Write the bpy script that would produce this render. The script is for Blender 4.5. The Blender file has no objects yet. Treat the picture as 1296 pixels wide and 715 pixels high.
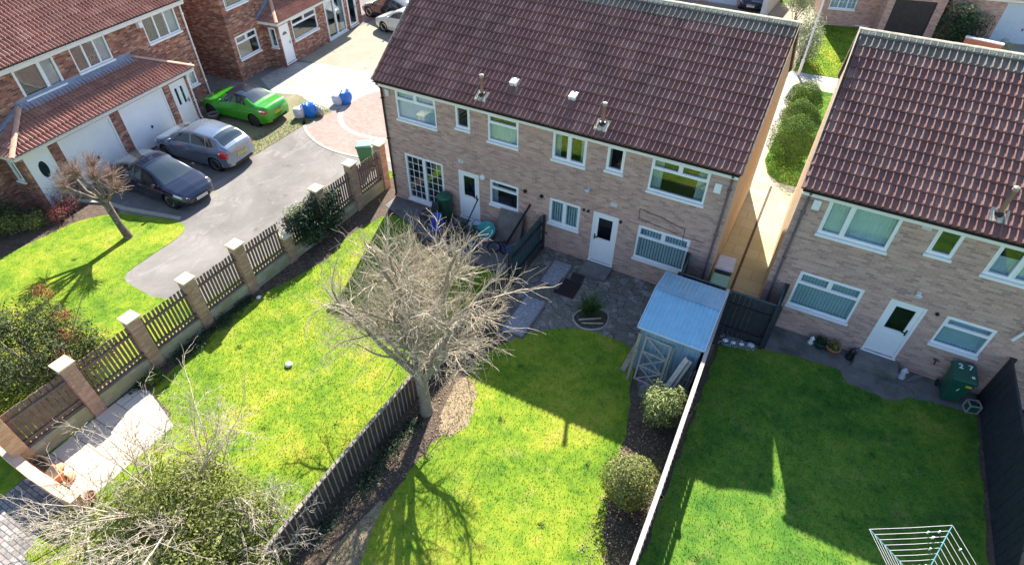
import bpy, math, random
import numpy as np
from mathutils import Vector, Matrix
random.seed(7)
SC = bpy.context.scene
COL = SC.collection
G = -0.15          # ground level (door thresholds are at 0)
PI = math.pi

# ------------------------------------------------------------------ node helpers
class NT:
    def __init__(s, name, blend=False):
        s.m = bpy.data.materials.new(name); s.m.use_nodes = True
        s.t = s.m.node_tree; s.t.nodes.clear()
        s.out = s.n('ShaderNodeOutputMaterial')
    def n(s, typ, **k):
        x = s.t.nodes.new(typ)
        for a, b in k.items(): setattr(x, a, b)
        return x
    def l(s, a, b): s.t.links.new(a, b)
    def put(s, sock, v):
        if hasattr(v, 'is_linked') or isinstance(v, bpy.types.NodeSocket): s.l(v, sock)
        else:
            if sock.type == 'RGBA' and len(v) == 3: v = (*v, 1)
            sock.default_value = v
    def math(s, op, a, b=0.0, c=None, clamp=False):
        x = s.n('ShaderNodeMath', operation=op, use_clamp=clamp)
        s.put(x.inputs[0], a); s.put(x.inputs[1], b)
        if c is not None: s.put(x.inputs[2], c)
        return x.outputs[0]
    def obj(s):
        return s.n('ShaderNodeTexCoord').outputs['Object']
    def world(s):
        return s.n('ShaderNodeNewGeometry').outputs['Position']
    def uv(s):
        return s.n('ShaderNodeUVMap').outputs[0]
    def sep(s, v):
        x = s.n('ShaderNodeSeparateXYZ'); s.l(v, x.inputs[0]); return x.outputs
    def comb(s, a, b, c=0.0):
        x = s.n('ShaderNodeCombineXYZ'); s.put(x.inputs[0], a); s.put(x.inputs[1], b); s.put(x.inputs[2], c); return x.outputs[0]
    def scale(s, v, sc):
        x = s.n('ShaderNodeMapping'); s.l(v, x.inputs[0]); x.inputs['Scale'].default_value = sc if hasattr(sc, '__len__') else (sc, sc, sc); return x.outputs[0]
    def noise(s, v, scale, detail=3, rough=.6, dist=0):
        x = s.n('ShaderNodeTexNoise'); s.l(v, x.inputs['Vector']); x.inputs['Scale'].default_value = scale
        x.inputs['Detail'].default_value = detail; x.inputs['Roughness'].default_value = rough; x.inputs['Distortion'].default_value = dist
        return x.outputs[0]
    def white(s, v):
        x = s.n('ShaderNodeTexWhiteNoise', noise_dimensions='3D'); s.l(v, x.inputs[0]); return x.outputs[0]
    def ramp(s, f, stops, interp='LINEAR'):
        x = s.n('ShaderNodeValToRGB'); s.put(x.inputs[0], f); cr = x.color_ramp; cr.interpolation = interp
        while len(cr.elements) > len(stops): cr.elements.remove(cr.elements[-1])
        while len(cr.elements) < len(stops): cr.elements.new(0.5)
        for e, (p, c) in zip(cr.elements, stops):
            e.position = p; e.color = (*c, 1) if hasattr(c, '__len__') else (c, c, c, 1)
        return x.outputs[0]
    def mix(s, f, a, b, mode='MIX'):
        x = s.n('ShaderNodeMix', data_type='RGBA', blend_type=mode)
        s.put(x.inputs[0], f); s.put(x.inputs[6], a); s.put(x.inputs[7], b); return x.outputs[2]
    def bump(s, h, strength=.4, dist=.02):
        x = s.n('ShaderNodeBump'); s.put(x.inputs['Height'], h); x.inputs['Strength'].default_value = strength
        x.inputs['Distance'].default_value = dist; return x.outputs[0]
    def pbr(s, col, rough=.8, metal=0., normal=None, spec=.5, coat=0., trans=0.):
        x = s.n('ShaderNodeBsdfPrincipled')
        s.put(x.inputs['Base Color'], col); s.put(x.inputs['Roughness'], rough); s.put(x.inputs['Metallic'], metal)
        x.inputs['Specular IOR Level'].default_value = spec
        x.inputs['Coat Weight'].default_value = coat; x.inputs['Coat Roughness'].default_value = .04
        if normal is not None: s.l(normal, x.inputs['Normal'])
        s.l(x.outputs[0], s.out.inputs[0]); return x
MATS = {}
def plain(name, col, rough=.6, var=.12, scale=8, metal=0., spec=.5, coat=0., bump=0.0, bscale=60, stain=None):
    n = NT(name); o = n.obj()
    a = n.noise(o, scale, 4)
    c1 = tuple(max(0, x*(1-var)) for x in col); c2 = tuple(min(1, x*(1+var)) for x in col)
    c = n.ramp(a, [(.3, c1), (.7, c2)])
    if stain:
        b = n.noise(o, scale*.35, 5, .7)
        c = n.mix(n.ramp(b, [(.5, 0), (.72, 1)]), c, stain)
    nm = n.bump(n.noise(o, bscale, 3), bump, .01) if bump else None
    n.pbr(c, rough, metal, nm, spec, coat); MATS[name] = n.m; return n.m

def brick(name, cols, mortar=(.40, .36, .31), stain=(.10, .08, .07), amt=.5, bw=.225, bh=.075, dark=0.08, axis='wall', mw=.011):
    n = NT(name); o = n.obj(); X, Y, Z = n.sep(o)
    if axis == 'wall': u, v = n.math('ADD', X, Y), Z
    else: u, v = X, Y
    row = n.math('FLOOR', n.math('DIVIDE', v, bh))
    uu = n.math('ADD', n.math('DIVIDE', u, bw), n.math('MULTIPLY', n.math('MODULO', row, 2.0), .5))
    colm = n.math('FLOOR', uu)
    w = n.white(n.comb(colm, row, 0.))
    k = len(cols)
    c = n.ramp(w, [(i/k, cc) for i, cc in enumerate(cols)], 'CONSTANT')
    fu = n.math('FRACT', uu); fv = n.math('FRACT', n.math('DIVIDE', v, bh))
    du = n.math('MULTIPLY', n.math('MINIMUM', fu, n.math('SUBTRACT', 1., fu)), bw)
    dv = n.math('MULTIPLY', n.math('MINIMUM', fv, n.math('SUBTRACT', 1., fv)), bh)
    d = n.math('MINIMUM', du, dv)
    mm = n.math('LESS_THAN', d, mw*.5)
    fine = n.noise(o, 45, 3)
    c = n.mix(.35, c, n.ramp(fine, [(.3, (.25, .25, .25)), (.7, (.8, .8, .8))]), 'OVERLAY')
    c = n.mix(n.math('MULTIPLY', mm, .8), c, mortar)
    st = n.ramp(n.noise(n.scale(o, (1, 1, 1.6)), .55, 5, .68), [(.42, 0), (.75, 1)])
    c = n.mix(n.math('MULTIPLY', st, amt), c, stain, 'MIX')
    # weathered dark horizontal patches
    st2 = n.ramp(n.noise(n.scale(n.comb(u, v), (1.2, 7, 1)), 1.1, 4, .7), [(.62, 0), (.72, 1)])
    c = n.mix(n.math('MULTIPLY', st2, dark*5), c, (.075, .05, .048))
    st3 = n.ramp(n.noise(n.scale(n.comb(u, v, 3.), (.8, 3, 1)), 1.3, 4, .7), [(.60, 0), (.75, 1)])
    c = n.mix(n.math('MULTIPLY', st3, .15), c, (.60, .54, .48))
    nm = n.bump(n.math('MULTIPLY', n.math('MINIMUM', d, mw), 60.), .5, .008)
    n.pbr(c, .88, 0, nm, .25); MATS[name] = n.m; return n.m

def tilemat(name, cols, moss=(.16, .15, .11), mossamt=.35, patch=(.05, .03, .035), rough=.72):
    n = NT(name); uv = n.uv(); U, V, _ = n.sep(uv); o = n.obj()
    w = n.white(n.comb(n.math('FLOOR', U), n.math('FLOOR', V)))
    k = len(cols)
    c = n.ramp(w, [(i/(k-1), cc) for i, cc in enumerate(cols)])
    big = n.ramp(n.noise(o, .8, 5, .7), [(.40, 0), (.70, 1)])
    c = n.mix(n.math('MULTIPLY', big, .35), c, patch)
    fine = n.noise(o, 22, 4, .7)
    c = n.mix(.5, c, n.ramp(fine, [(.3, (.22,)*3), (.7, (.80,)*3)]), 'OVERLAY')
    mo = n.ramp(n.noise(o, 6, 5, .75), [(.56, 0), (.68, 1)])
    c = n.mix(n.math('MULTIPLY', mo, mossamt), c, moss)
    nm = n.bump(fine, .5, .01)
    n.pbr(c, rough, 0, nm, .45); MATS[name] = n.m; return n.m

def leafmat(name, cols, rough=.65, tr=.25, nscale=1.5):
    n = NT(name); o = n.world()
    a = n.noise(o, nscale, 4, .7); b = n.noise(o, 25, 2)
    f = n.math('ADD', n.math('MULTIPLY', a, .6), n.math('MULTIPLY', b, .4))
    k = len(cols)
    c = n.ramp(f, [(.32 + .36*i/(k-1), cc) for i, cc in enumerate(cols)])
    p = n.n('ShaderNodeBsdfPrincipled'); n.l(c, p.inputs['Base Color']); p.inputs['Roughness'].default_value = rough
    p.inputs['Specular IOR Level'].default_value = .35
    t = n.n('ShaderNodeBsdfTranslucent'); n.l(c, t.inputs['Color'])
    m = n.n('ShaderNodeMixShader'); m.inputs[0].default_value = tr
    n.l(p.outputs[0], m.inputs[1]); n.l(t.outputs[0], m.inputs[2]); n.l(m.outputs[0], n.out.inputs[0])
    MATS[name] = n.m; return n.m

def glassmat(name, tint=(.80, .88, .90), blend=.35, rough=.03):
    n = NT(name)
    lw = n.n('ShaderNodeLayerWeight'); lw.inputs[0].default_value = blend
    f = n.math('ADD', n.math('MULTIPLY', lw.outputs['Facing'], .34), .045, clamp=True)
    t = n.n('ShaderNodeBsdfTransparent'); t.inputs[0].default_value = (*tint, 1)
    g = n.n('ShaderNodeBsdfGlossy'); g.inputs['Roughness'].default_value = rough; g.inputs[0].default_value = (.9, .95, 1, 1)
    m = n.n('ShaderNodeMixShader'); n.l(f, m.inputs[0]); n.l(t.outputs[0], m.inputs[1]); n.l(g.outputs[0], m.inputs[2])
    n.l(m.outputs[0], n.out.inputs[0]); MATS[name] = n.m; return n.m

def grasscol(n, o, yellow=1.0):
    a = n.noise(o, .55, 5, .65, .4); b = n.noise(o, 3.2, 4, .7); c = n.noise(o, 30, 3, .7)
    f = n.math('ADD', n.math('ADD', n.math('MULTIPLY', a, .55), n.math('MULTIPLY', b, .40)), n.math('MULTIPLY', c, .15)); f = n.math('ADD', n.math('MULTIPLY', n.math('SUBTRACT', f, .55), 1.25), .52)
    if yellow > .5:
        st = [(.30, (.05, .13, .018)), (.42, (.115, .215, .022)), (.52, (.19, .285, .027)), (.62, (.285, .33, .037)), (.74, (.37, .32, .08))]
    elif yellow > 0:
        st = [(.30, (.03, .10, .022)), (.45, (.068, .17, .026)), (.58, (.13, .24, .032)), (.74, (.24, .285, .05))]
    else:
        st = [(.30, (.05, .11, .02)), (.45, (.085, .17, .02)), (.58, (.14, .22, .025)), (.74, (.22, .24, .05))]
    return n.ramp(f, st), f
def grassmat(name, yellow):
    n = NT(name); o = n.world(); c, f = grasscol(n, o, yellow)
    d = n.noise(o, 60, 3, .8)
    c = n.mix(.35, c, n.ramp(d, [(.3, (.2,)*3), (.7, (.8,)*3)]), 'OVERLAY')
    br = n.ramp(n.noise(o, 1.7, 6, .75), [(.56, 0), (.72, 1)]); c = n.mix(n.math('MULTIPLY', br, .45), c, (.40, .33, .12))
    nm = n.bump(n.noise(o, 40, 4, .8), .5, .02)
    n.pbr(c, .95, 0, nm, .05); MATS[name] = n.m; return n.m
def bladmat(name, yellow):
    n = NT(name); o = n.world(); c, f = grasscol(n, o, yellow)
    r = n.n('ShaderNodeNewGeometry').outputs['Random Per Island']
    c = n.mix(n.math('MULTIPLY', r, .25), c, (.36, .36, .07) if yellow > .3 else (.22, .27, .06))
    p = n.n('ShaderNodeBsdfPrincipled'); n.l(c, p.inputs['Base Color']); p.inputs['Roughness'].default_value = .6
    p.inputs['Specular IOR Level'].default_value = .05
    t = n.n('ShaderNodeBsdfTranslucent'); n.l(c, t.inputs['Color'])
    m = n.n('ShaderNodeMixShader'); m.inputs[0].default_value = .5
    n.l(p.outputs[0], m.inputs[1]); n.l(t.outputs[0], m.inputs[2]); n.l(m.outputs[0], n.out.inputs[0])
    MATS[name] = n.m; return n.m

# ------------------------------------------------------------------ mesh builder
class Fr:
    """a wall frame: P(u, z, d): u along, z up, d outward"""
    def __init__(s, o, u, n, w=(0, 0, 1)):
        s.o = Vector(o); s.u = Vector(u).normalized(); s.n = Vector(n).normalized(); s.w = Vector(w).normalized()
    def P(s, u, z, d=0.): return s.o + s.u*u + s.w*z + s.n*d
XY = Fr((0, 0, 0), (1, 0, 0), (0, -1, 0))
class MB:
    def __init__(s): s.v = []; s.f = []; s.m = []; s.uv = []; s.cur = 0; s.anyuv = False
    def vert(s, p): s.v.append(tuple(p)); return len(s.v)-1
    def face(s, idx, uv=None):
        s.f.append(tuple(idx)); s.m.append(s.cur); s.uv.append(uv)
        if uv: s.anyuv = True
    def poly(s, pts, uv=None): s.face([s.vert(p) for p in pts], uv)
    def box(s, x0, x1, y0, y1, z0, z1):
        i = len(s.v)
        for z in (z0, z1):
            for x, y in ((x0, y0), (x1, y0), (x1, y1), (x0, y1)): s.v.append((x, y, z))
        for q in ((0, 3, 2, 1), (4, 5, 6, 7), (0, 1, 5, 4), (1, 2, 6, 5), (2, 3, 7, 6), (3, 0, 4, 7)): s.face([i+a for a in q])
    def fbox(s, F, u0, u1, z0, z1, d0, d1):
        i = len(s.v)
        for z in (z0, z1):
            for u, d in ((u0, d1), (u1, d1), (u1, d0), (u0, d0)): s.v.append(tuple(F.P(u, z, d)))
        for q in ((0, 3, 2, 1), (4, 5, 6, 7), (0, 1, 5, 4), (1, 2, 6, 5), (2, 3, 7, 6), (3, 0, 4, 7)): s.face([i+a for a in q])
    def hexa(s, b, t):
        """b, t: 4 bottom and 4 top corners, counter-clockwise"""
        i = len(s.v); s.v += [tuple(p) for p in b] + [tuple(p) for p in t]
        for q in ((0, 3, 2, 1), (4, 5, 6, 7), (0, 1, 5, 4), (1, 2, 6, 5), (2, 3, 7, 6), (3, 0, 4, 7)): s.face([i+a for a in q])
    def bar(s, a, b, w, h=None, up=(0, 0, 1)):
        a, b = Vector(a), Vector(b); h = h or w; d = (b-a).normalized(); upv = Vector(up)
        if abs(d.dot(upv)) > .98: upv = Vector((1, 0, 0))
        r = d.cross(upv).normalized()*w/2; q = r.cross(d).normalized()*h/2
        s.hexa([a-r-q, a+r-q, b+r-q, b-r-q], [a-r+q, a+r+q, b+r+q, b-r+q])
    def tube(s, pts, rad, seg=6, cap=True):
        pts = [Vector(p) for p in pts]
        if not hasattr(rad, '__len__'): rad = [rad]*len(pts)
        d = (pts[1]-pts[0]).normalized(); a = d.orthogonal().normalized(); rings = []
        for i, p in enumerate(pts):
            if i == 0: t = pts[1]-pts[0]
            elif i == len(pts)-1: t = pts[-1]-pts[-2]
            else: t = pts[i+1]-pts[i-1]
            t = t.normalized(); a = (a - t*a.dot(t)); a = a.normalized() if a.length > 1e-6 else t.orthogonal().normalized()
            b = t.cross(a)
            rings.append([s.vert(p+(a*math.cos(2*PI*k/seg)+b*math.sin(2*PI*k/seg))*rad[i]) for k in range(seg)])
        for i in range(len(rings)-1):
            for k in range(seg):
                k2 = (k+1) % seg; s.face((rings[i][k], rings[i][k2], rings[i+1][k2], rings[i+1][k]))
        if cap: s.face(rings[0][::-1]); s.face(rings[-1])
    def cyl(s, c, r, h, seg=16, r2=None, axis='z', inner=None):
        c = Vector(c); r2 = r if r2 is None else r2
        ax = {'z': Vector((0, 0, 1)), 'x': Vector((1, 0, 0)), 'y': Vector((0, 1, 0))}[axis] if isinstance(axis, str) else Vector(axis).normalized()
        s.tube([c, c+ax*h], [r, r2], seg)
    def lathe(s, c, prof, seg=20, squash=(1, 1)):
        c = Vector(c); rings = []
        for r, z in prof:
            rings.append([s.vert(c+Vector((r*math.cos(2*PI*k/seg)*squash[0], r*math.sin(2*PI*k/seg)*squash[1], z))) for k in range(seg)])
        for i in range(len(rings)-1):
            for k in range(seg):
                k2 = (k+1) % seg; s.face((rings[i][k], rings[i][k2], rings[i+1][k2], rings[i+1][k]))
        s.face(rings[0][::-1]); s.face(rings[-1])
    def prism(s, pts, z0, z1):
        a = [s.vert((x, y, z0)) for x, y in pts]; b = [s.vert((x, y, z1)) for x, y in pts]; n = len(pts)
        for i in range(n): j = (i+1) % n; s.face((a[i], a[j], b[j], b[i]))
        s.face(a[::-1]); s.face(b)
    def build(s, name, mats, parent=None, smooth=False, bevel=0, loc=None):
        me = bpy.data.meshes.new(name); me.from_pydata(s.v, [], s.f)
        if not isinstance(mats, (list, tuple)): mats = [mats]
        for m in mats: me.materials.append(MATS[m] if isinstance(m, str) else m)
        if any(s.m): me.polygons.foreach_set('material_index', s.m)
        if s.anyuv:
            ul = me.uv_layers.new(name='UVMap'); k = 0; dat = []
            for f, uv in zip(s.f, s.uv):
                for j in range(len(f)): dat += list(uv[j]) if uv else [0, 0]
            ul.data.foreach_set('uv', dat)
        if smooth: me.polygons.foreach_set('use_smooth', [True]*len(s.f))
        me.update()
        o = bpy.data.objects.new(name, me); COL.objects.link(o)
        if parent is not None: o.parent = parent
        if loc is not None: o.location = loc
        if bevel:
            b = o.modifiers.new('Bevel', 'BEVEL'); b.width = bevel; b.segments = 2; b.limit_method = 'ANGLE'
        return o
def npmesh(name, V, F, mat, parent=None, smooth=False):
    me = bpy.data.meshes.new(name); V = np.asarray(V, np.float32); F = np.asarray(F, np.int32); k = F.shape[1]
    me.vertices.add(len(V)); me.vertices.foreach_set('co', V.ravel())
    me.loops.add(F.size); me.loops.foreach_set('vertex_index', F.ravel())
    me.polygons.add(len(F)); me.polygons.foreach_set('loop_start', np.arange(0, F.size, k, dtype=np.int32))
    if smooth: me.polygons.foreach_set('use_smooth', np.ones(len(F), bool))
    me.update(calc_edges=True); me.materials.append(MATS[mat])
    o = bpy.data.objects.new(name, me); COL.objects.link(o)
    if parent is not None: o.parent = parent
    return o
def tag(o, label=None, cat=None, group=None, kind=None):
    if label: o['label'] = label
    if cat: o['category'] = cat
    if group: o['group'] = group
    if kind: o['kind'] = kind
    return o
def thing(name, label, cat, loc=(0, 0, 0), rz=0., group=None):
    o = bpy.data.objects.new(name, None); COL.objects.link(o); o.location = loc; o.rotation_euler = (0, 0, rz); o.empty_display_size = .2
    return tag(o, label, cat, group)
def kids(o): return list(o.children)
def copy_tree(o, parent=None):
    c = o.copy(); COL.objects.link(c)
    if parent is not None: c.parent = parent
    for ch in kids(o): copy_tree(ch, c)
    return c
def catmull(pts, n=6, closed=True):
    P = [Vector((*p, 0)) if len(p) == 2 else Vector(p) for p in pts]; out = []; N = len(P)
    rng = range(N) if closed else range(N-1)
    for i in rng:
        if closed: a, b, c, d = P[i-1], P[i], P[(i+1) % N], P[(i+2) % N]
        else: a, b, c, d = P[max(i-1, 0)], P[i], P[i+1], P[min(i+2, N-1)]
        for k in range(n):
            t = k/n
            out.append(.5*((2*b)+(-a+c)*t+(2*a-5*b+4*c-d)*t*t+(-a+3*b-3*c+d)*t**3))
    if not closed: out.append(P[-1])
    return out
def sheet(name, pts, z, mat, kind='structure', smooth=0, jit=0, label=None):
    if smooth: pts = [(p.x, p.y) for p in catmull(pts, smooth)]
    elif jit:
        q = []
        for i, a in enumerate(pts):
            b = pts[(i+1) % len(pts)]; L = math.dist(a, b); k = max(1, int(L/.25))
            for j in range(k): q.append((a[0]+(b[0]-a[0])*j/k, a[1]+(b[1]-a[1])*j/k))
        pts = q
    if jit: pts = [(x+random.uniform(-jit, jit), y+random.uniform(-jit, jit)) for x, y in pts]
    mb = MB(); mb.poly([(x, y, z) for x, y in pts])
    import bmesh
    o = mb.build(name, mat)
    bm = bmesh.new(); bm.from_mesh(o.data); bmesh.ops.triangulate(bm, faces=bm.faces)
    bm.normal_update()
    for f in bm.faces:
        if f.normal.z < 0: f.normal_flip()
    bm.to_mesh(o.data); bm.free()
    tag(o, label=label, kind=kind); o['_p'] = 0; del o['_p']
    return o, pts
def inpoly(x, y, poly):
    poly = np.asarray(poly); r = np.zeros(len(x), bool); j = len(poly)-1
    for i in range(len(poly)):
        xi, yi = poly[i]; xj, yj = poly[j]
        c = ((yi > y) != (yj > y)) & (x < (xj-xi)*(y-yi)/(yj-yi+1e-12)+xi); r ^= c; j = i
    return r
def blades(name, poly, mat, dens, h=(.03, .07), w=.018, z=G, seed=1, kind='stuff', label=None):
    rg = np.random.default_rng(seed); P = np.asarray(poly); lo, hi = P.min(0), P.max(0)
    n = int((hi[0]-lo[0])*(hi[1]-lo[1])*dens)
    x = rg.uniform(lo[0], hi[0], n); y = rg.uniform(lo[1], hi[1], n); k = inpoly(x, y, P); x, y = x[k], y[k]; n = len(x)
    a = rg.uniform(0, 2*PI, n); H = rg.uniform(*h, n); W = w*rg.uniform(.6, 1.3, n); b = rg.uniform(0, 2*PI, n); ln = H*rg.uniform(.2, 1.1, n)
    V = np.zeros((n, 3, 3)); V[:, 0] = np.stack([x-np.cos(a)*W, y-np.sin(a)*W, np.full(n, z)], 1)
    V[:, 1] = np.stack([x+np.cos(a)*W, y+np.sin(a)*W, np.full(n, z)], 1)
    V[:, 2] = np.stack([x+np.cos(b)*ln, y+np.sin(b)*ln, z+H], 1)
    o = npmesh(name, V.reshape(-1, 3), np.arange(n*3).reshape(-1, 3), mat)
    return tag(o, label=label, kind=kind)
def leafcloud(name, mat, parent, blobs, n, size, seed=1, shell=.45, up=.3, aspect=.6, noise=.18):
    """leaf-sized quads through the volume of lumpy ellipsoids (cx,cy,cz,rx,ry,rz)"""
    rg = np.random.default_rng(seed); B = np.array(blobs, float)
    wgt = (B[:, 3]*B[:, 4]*B[:, 5])**(2/3); wgt /= wgt.sum(); bi = rg.choice(len(B), n, p=wgt); b = B[bi]
    d = rg.normal(size=(n, 3)); d /= np.linalg.norm(d, axis=1)[:, None]
    ph = rg.uniform(0, 6, (len(B), 3))[bi]
    lump = 1+noise*(np.sin(d[:, 0]*6+ph[:, 0])+np.sin(d[:, 1]*7+ph[:, 1])+np.sin(d[:, 2]*6+ph[:, 2]))/1.6
    r = rg.uniform(0, 1, n)**shell*lump
    C = b[:, :3]+d*r[:, None]*b[:, 3:]
    nr = d+rg.normal(size=(n, 3))*.7+np.array([0, 0, up]); nr /= np.linalg.norm(nr, axis=1)[:, None]
    t = np.cross(nr, rg.normal(size=(n, 3))); t /= np.linalg.norm(t, axis=1)[:, None]; s = np.cross(nr, t)
    L = (size*rg.uniform(.6, 1.35, n))[:, None]; W = L*aspect
    V = np.stack([C-t*L, C+s*W*.6+nr*L*.15, C+t*L, C-s*W*.6+nr*L*.15], 1)
    V[:, :, 2] = np.maximum(V[:, :, 2], G+.01)
    return npmesh(name, V.reshape(-1, 3), np.arange(n*4).reshape(-1, 4), mat, parent)
# ------------------------------------------------------------------ materials
brick('brick_pink', [(.53,.33,.27),(.475,.29,.24),(.57,.385,.32),(.43,.265,.22),(.53,.35,.285),(.48,.31,.26),(.36,.225,.20)], mortar=(.55,.48,.43), stain=(.45,.31,.275), amt=.35, dark=.06)
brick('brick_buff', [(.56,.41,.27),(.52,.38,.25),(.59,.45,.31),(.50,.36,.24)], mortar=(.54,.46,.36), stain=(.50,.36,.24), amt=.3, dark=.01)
brick('brick_red', [(.33,.135,.09),(.24,.09,.065),(.42,.20,.13),(.15,.065,.055),(.30,.12,.085),(.50,.30,.22),(.36,.15,.10)], mortar=(.36,.30,.26), stain=(.16,.09,.07), amt=.5, dark=.10)
brick('brick_pillar', [(.46,.27,.20),(.40,.23,.17),(.52,.33,.25),(.36,.21,.16)], mortar=(.48,.42,.36), stain=(.30,.22,.16), amt=.4, dark=.03)
brick('brick_orange', [(.66,.36,.19),(.60,.31,.16),(.70,.42,.25)], mortar=(.62,.50,.38), stain=(.50,.32,.2), amt=.3, dark=.01)
brick('stone_mossy', [(.44,.40,.30),(.38,.35,.26),(.50,.46,.36),(.40,.38,.22)], mortar=(.32,.30,.22), stain=(.20,.23,.09), amt=.8, bw=.4, bh=.14, dark=.04)
brick('block_paving', [(.34,.31,.31),(.26,.23,.24),(.42,.38,.38),(.22,.19,.20),(.36,.30,.30)], mortar=(.05,.045,.04), stain=(.12,.13,.10), amt=.5, bw=.21, bh=.105, axis='flat', mw=.02)
brick('red_paving', [(.31,.215,.19),(.28,.195,.17),(.34,.245,.215)], mortar=(.27,.20,.175), stain=(.37,.29,.26), amt=.5, bw=.2, bh=.1, axis='flat', dark=.01)
brick('cobble_paving', [(.34,.33,.31),(.30,.29,.27),(.38,.37,.34)], mortar=(.27,.25,.22), stain=(.44,.42,.38), amt=.6, bw=.2, bh=.1, axis='flat', dark=.01)
brick('slab_paving', [(.66,.59,.50),(.60,.53,.46),(.70,.63,.55)], mortar=(.20,.18,.13), stain=(.46,.38,.33), amt=.5, bw=.75, bh=.6, axis='flat', dark=.02, mw=.03)
brick('passage_slabs', [(.45,.42,.27),(.41,.39,.25),(.48,.45,.30)], mortar=(.26,.24,.13), stain=(.36,.35,.20), amt=.6, bw=.9, bh=.6, axis='flat', dark=.04, mw=.02)
tilemat('tile_purple', [(.23,.105,.09),(.275,.135,.115),(.25,.12,.10),(.34,.185,.155),(.205,.098,.09)], moss=(.20,.17,.14), mossamt=.4)
tilemat('tile_red', [(.36,.175,.13),(.42,.22,.165),(.32,.15,.115),(.47,.27,.21)], moss=(.28,.20,.15), mossamt=.2, patch=(.22,.10,.08))
tilemat('tile_mossy', [(.17,.14,.12),(.24,.20,.17),(.14,.11,.10)], moss=(.36,.34,.20), mossamt=.8, patch=(.12,.11,.09))
plain('upvc', (.86,.88,.90), .35, .03, 3)
plain('fascia', (.80,.79,.77), .45, .06, 3)
plain('dark_room', (.02,.022,.025), .9, .3, 2)
plain('curtain', (.62,.62,.62), .9, .12, 5)
plain('blind', (.72,.82,.84), .8, .08, 3)
plain('net', (.80,.82,.84), .9, .08, 5)
plain('lead_strip', (.70,.74,.66), .4, .1, 10)
plain('gutter_brown', (.045,.03,.028), .45, .2, 6)
plain('pipe_grey', (.16,.12,.13), .5, .2, 6)
plain('pipe_pale', (.78,.74,.72), .5, .05, 6)
plain('lead_flash', (.24,.29,.38), .45, .2, 5, bump=.4, bscale=12)
plain('flue_clay', (.42,.27,.25), .8, .15, 20)
plain('white_paint', (.82,.82,.80), .5, .06, 6, stain=(.6,.57,.5))
plain('ridge_moss', (.42,.38,.28), .9, .3, 8, stain=(.22,.20,.16), bump=.6)
plain('ridge_red', (.62,.36,.26), .85, .15, 8)
plain('mortar_pale', (.60,.54,.42), .9, .2, 12, stain=(.32,.33,.15))
plain('metal_black', (.02,.02,.022), .4, .2, 9)
plain('metal_grey', (.30,.31,.32), .4, .15, 9, metal=.7)
plain('concrete', (.40,.375,.32), .9, .15, 2.5, bump=.3, stain=(.32,.30,.26))
plain('concrete_dark', (.18,.165,.155), .9, .25, 2.5, bump=.3, stain=(.07,.075,.06))
plain('cap_stone', (.72,.64,.42), .85, .12, 8, stain=(.52,.48,.26), bump=.3)
plain('coping', (.72,.47,.33), .8, .15, 6, bump=.2)
plain('soil', (.10,.07,.05), .95, .4, 9, bump=1, bscale=30, stain=(.05,.038,.03))
plain('soil_pale', (.33,.25,.16), .95, .3, 14, bump=1, bscale=30, stain=(.20,.14,.10))
plain('wood_dark', (.085,.058,.048), .8, .35, 6, bump=.3)
plain('wood_brown', (.17,.115,.10), .8, .3, 6, bump=.3)
plain('wood_grey', (.30,.26,.21), .85, .3, 9, bump=.3)
plain('wood_pale', (.62,.58,.52), .75, .2, 9, bump=.2, stain=(.4,.37,.33))
plain('wood_black', (.030,.034,.045), .6, .35, 7, bump=.3)
plain('wood_teal', (.045,.085,.095), .75, .3, 7, bump=.3)
plain('rail_white', (.40,.37,.35), .7, .15, 9, stain=(.36,.33,.31))
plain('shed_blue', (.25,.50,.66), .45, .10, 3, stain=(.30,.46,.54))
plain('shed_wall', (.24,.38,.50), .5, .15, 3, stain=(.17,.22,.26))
plain('bark_pale', (.26,.22,.165), .9, .3, 9, bump=.9, bscale=20, stain=(.22,.19,.14))
plain('twig_pale', (.50,.42,.31), .8, .4, 9)
plain('twig_pink', (.36,.25,.20), .8, .25, 5)
plain('bark_dark', (.13,.10,.08), .9, .5, 14, bump=1, bscale=18, stain=(.33,.30,.25))
plain('twig_white', (.47,.40,.31), .8, .25, 9)
plain('terracotta', (.52,.24,.13), .8, .2, 9)
plain('bin_green', (.012,.10,.065), .42, .15, 4, stain=(.02,.07,.05))
plain('bin_light', (.20,.42,.32), .5, .12, 4, stain=(.35,.52,.45))
plain('bin_mid', (.06,.20,.09), .5, .12, 4)
plain('bag_blue', (.01,.17,.62), .42, .18, 6, bump=.6, bscale=10)
plain('bag_grey', (.56,.58,.66), .5, .12, 6, bump=.6, bscale=10)
plain('plastic_white', (.82,.84,.86), .4, .05, 6)
plain('plastic_teal', (.03,.33,.33), .45, .2, 6)
plain('plastic_blue', (.03,.09,.42), .4, .2, 6)
plain('plastic_purple', (.16,.12,.30), .45, .35, 9)
plain('plastic_dark', (.03,.032,.04), .5, .2, 6)
plain('plastic_darkgreen', (.02,.07,.04), .5, .2, 6)
plain('mat_brown', (.035,.018,.022), .95, .4, 30, bump=.6)
plain('gravel', (.40,.38,.38), .9, .55, 55, bump=1.0, bscale=45, stain=(.18,.17,.19))
plain('crazy', (.20,.19,.18), .9, .3, 4, bump=.4, stain=(.11,.12,.09))
plain('airer_line', (.78,.72,.72), .5, .05, 9)
plain('airer_arm', (.20,.50,.56), .4, .1, 9)
plain('tyre', (.014,.014,.015), .75, .2, 20)
plain('rim', (.52,.53,.56), .3, .1, 9, metal=.8)
plain('rim_dark', (.06,.045,.05), .35, .1, 9, metal=.6)
plain('car_trim', (.012,.012,.014), .45, .2, 9)
plain('light_red', (.45,.01,.02), .15, .2, 30, coat=1)
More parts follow.
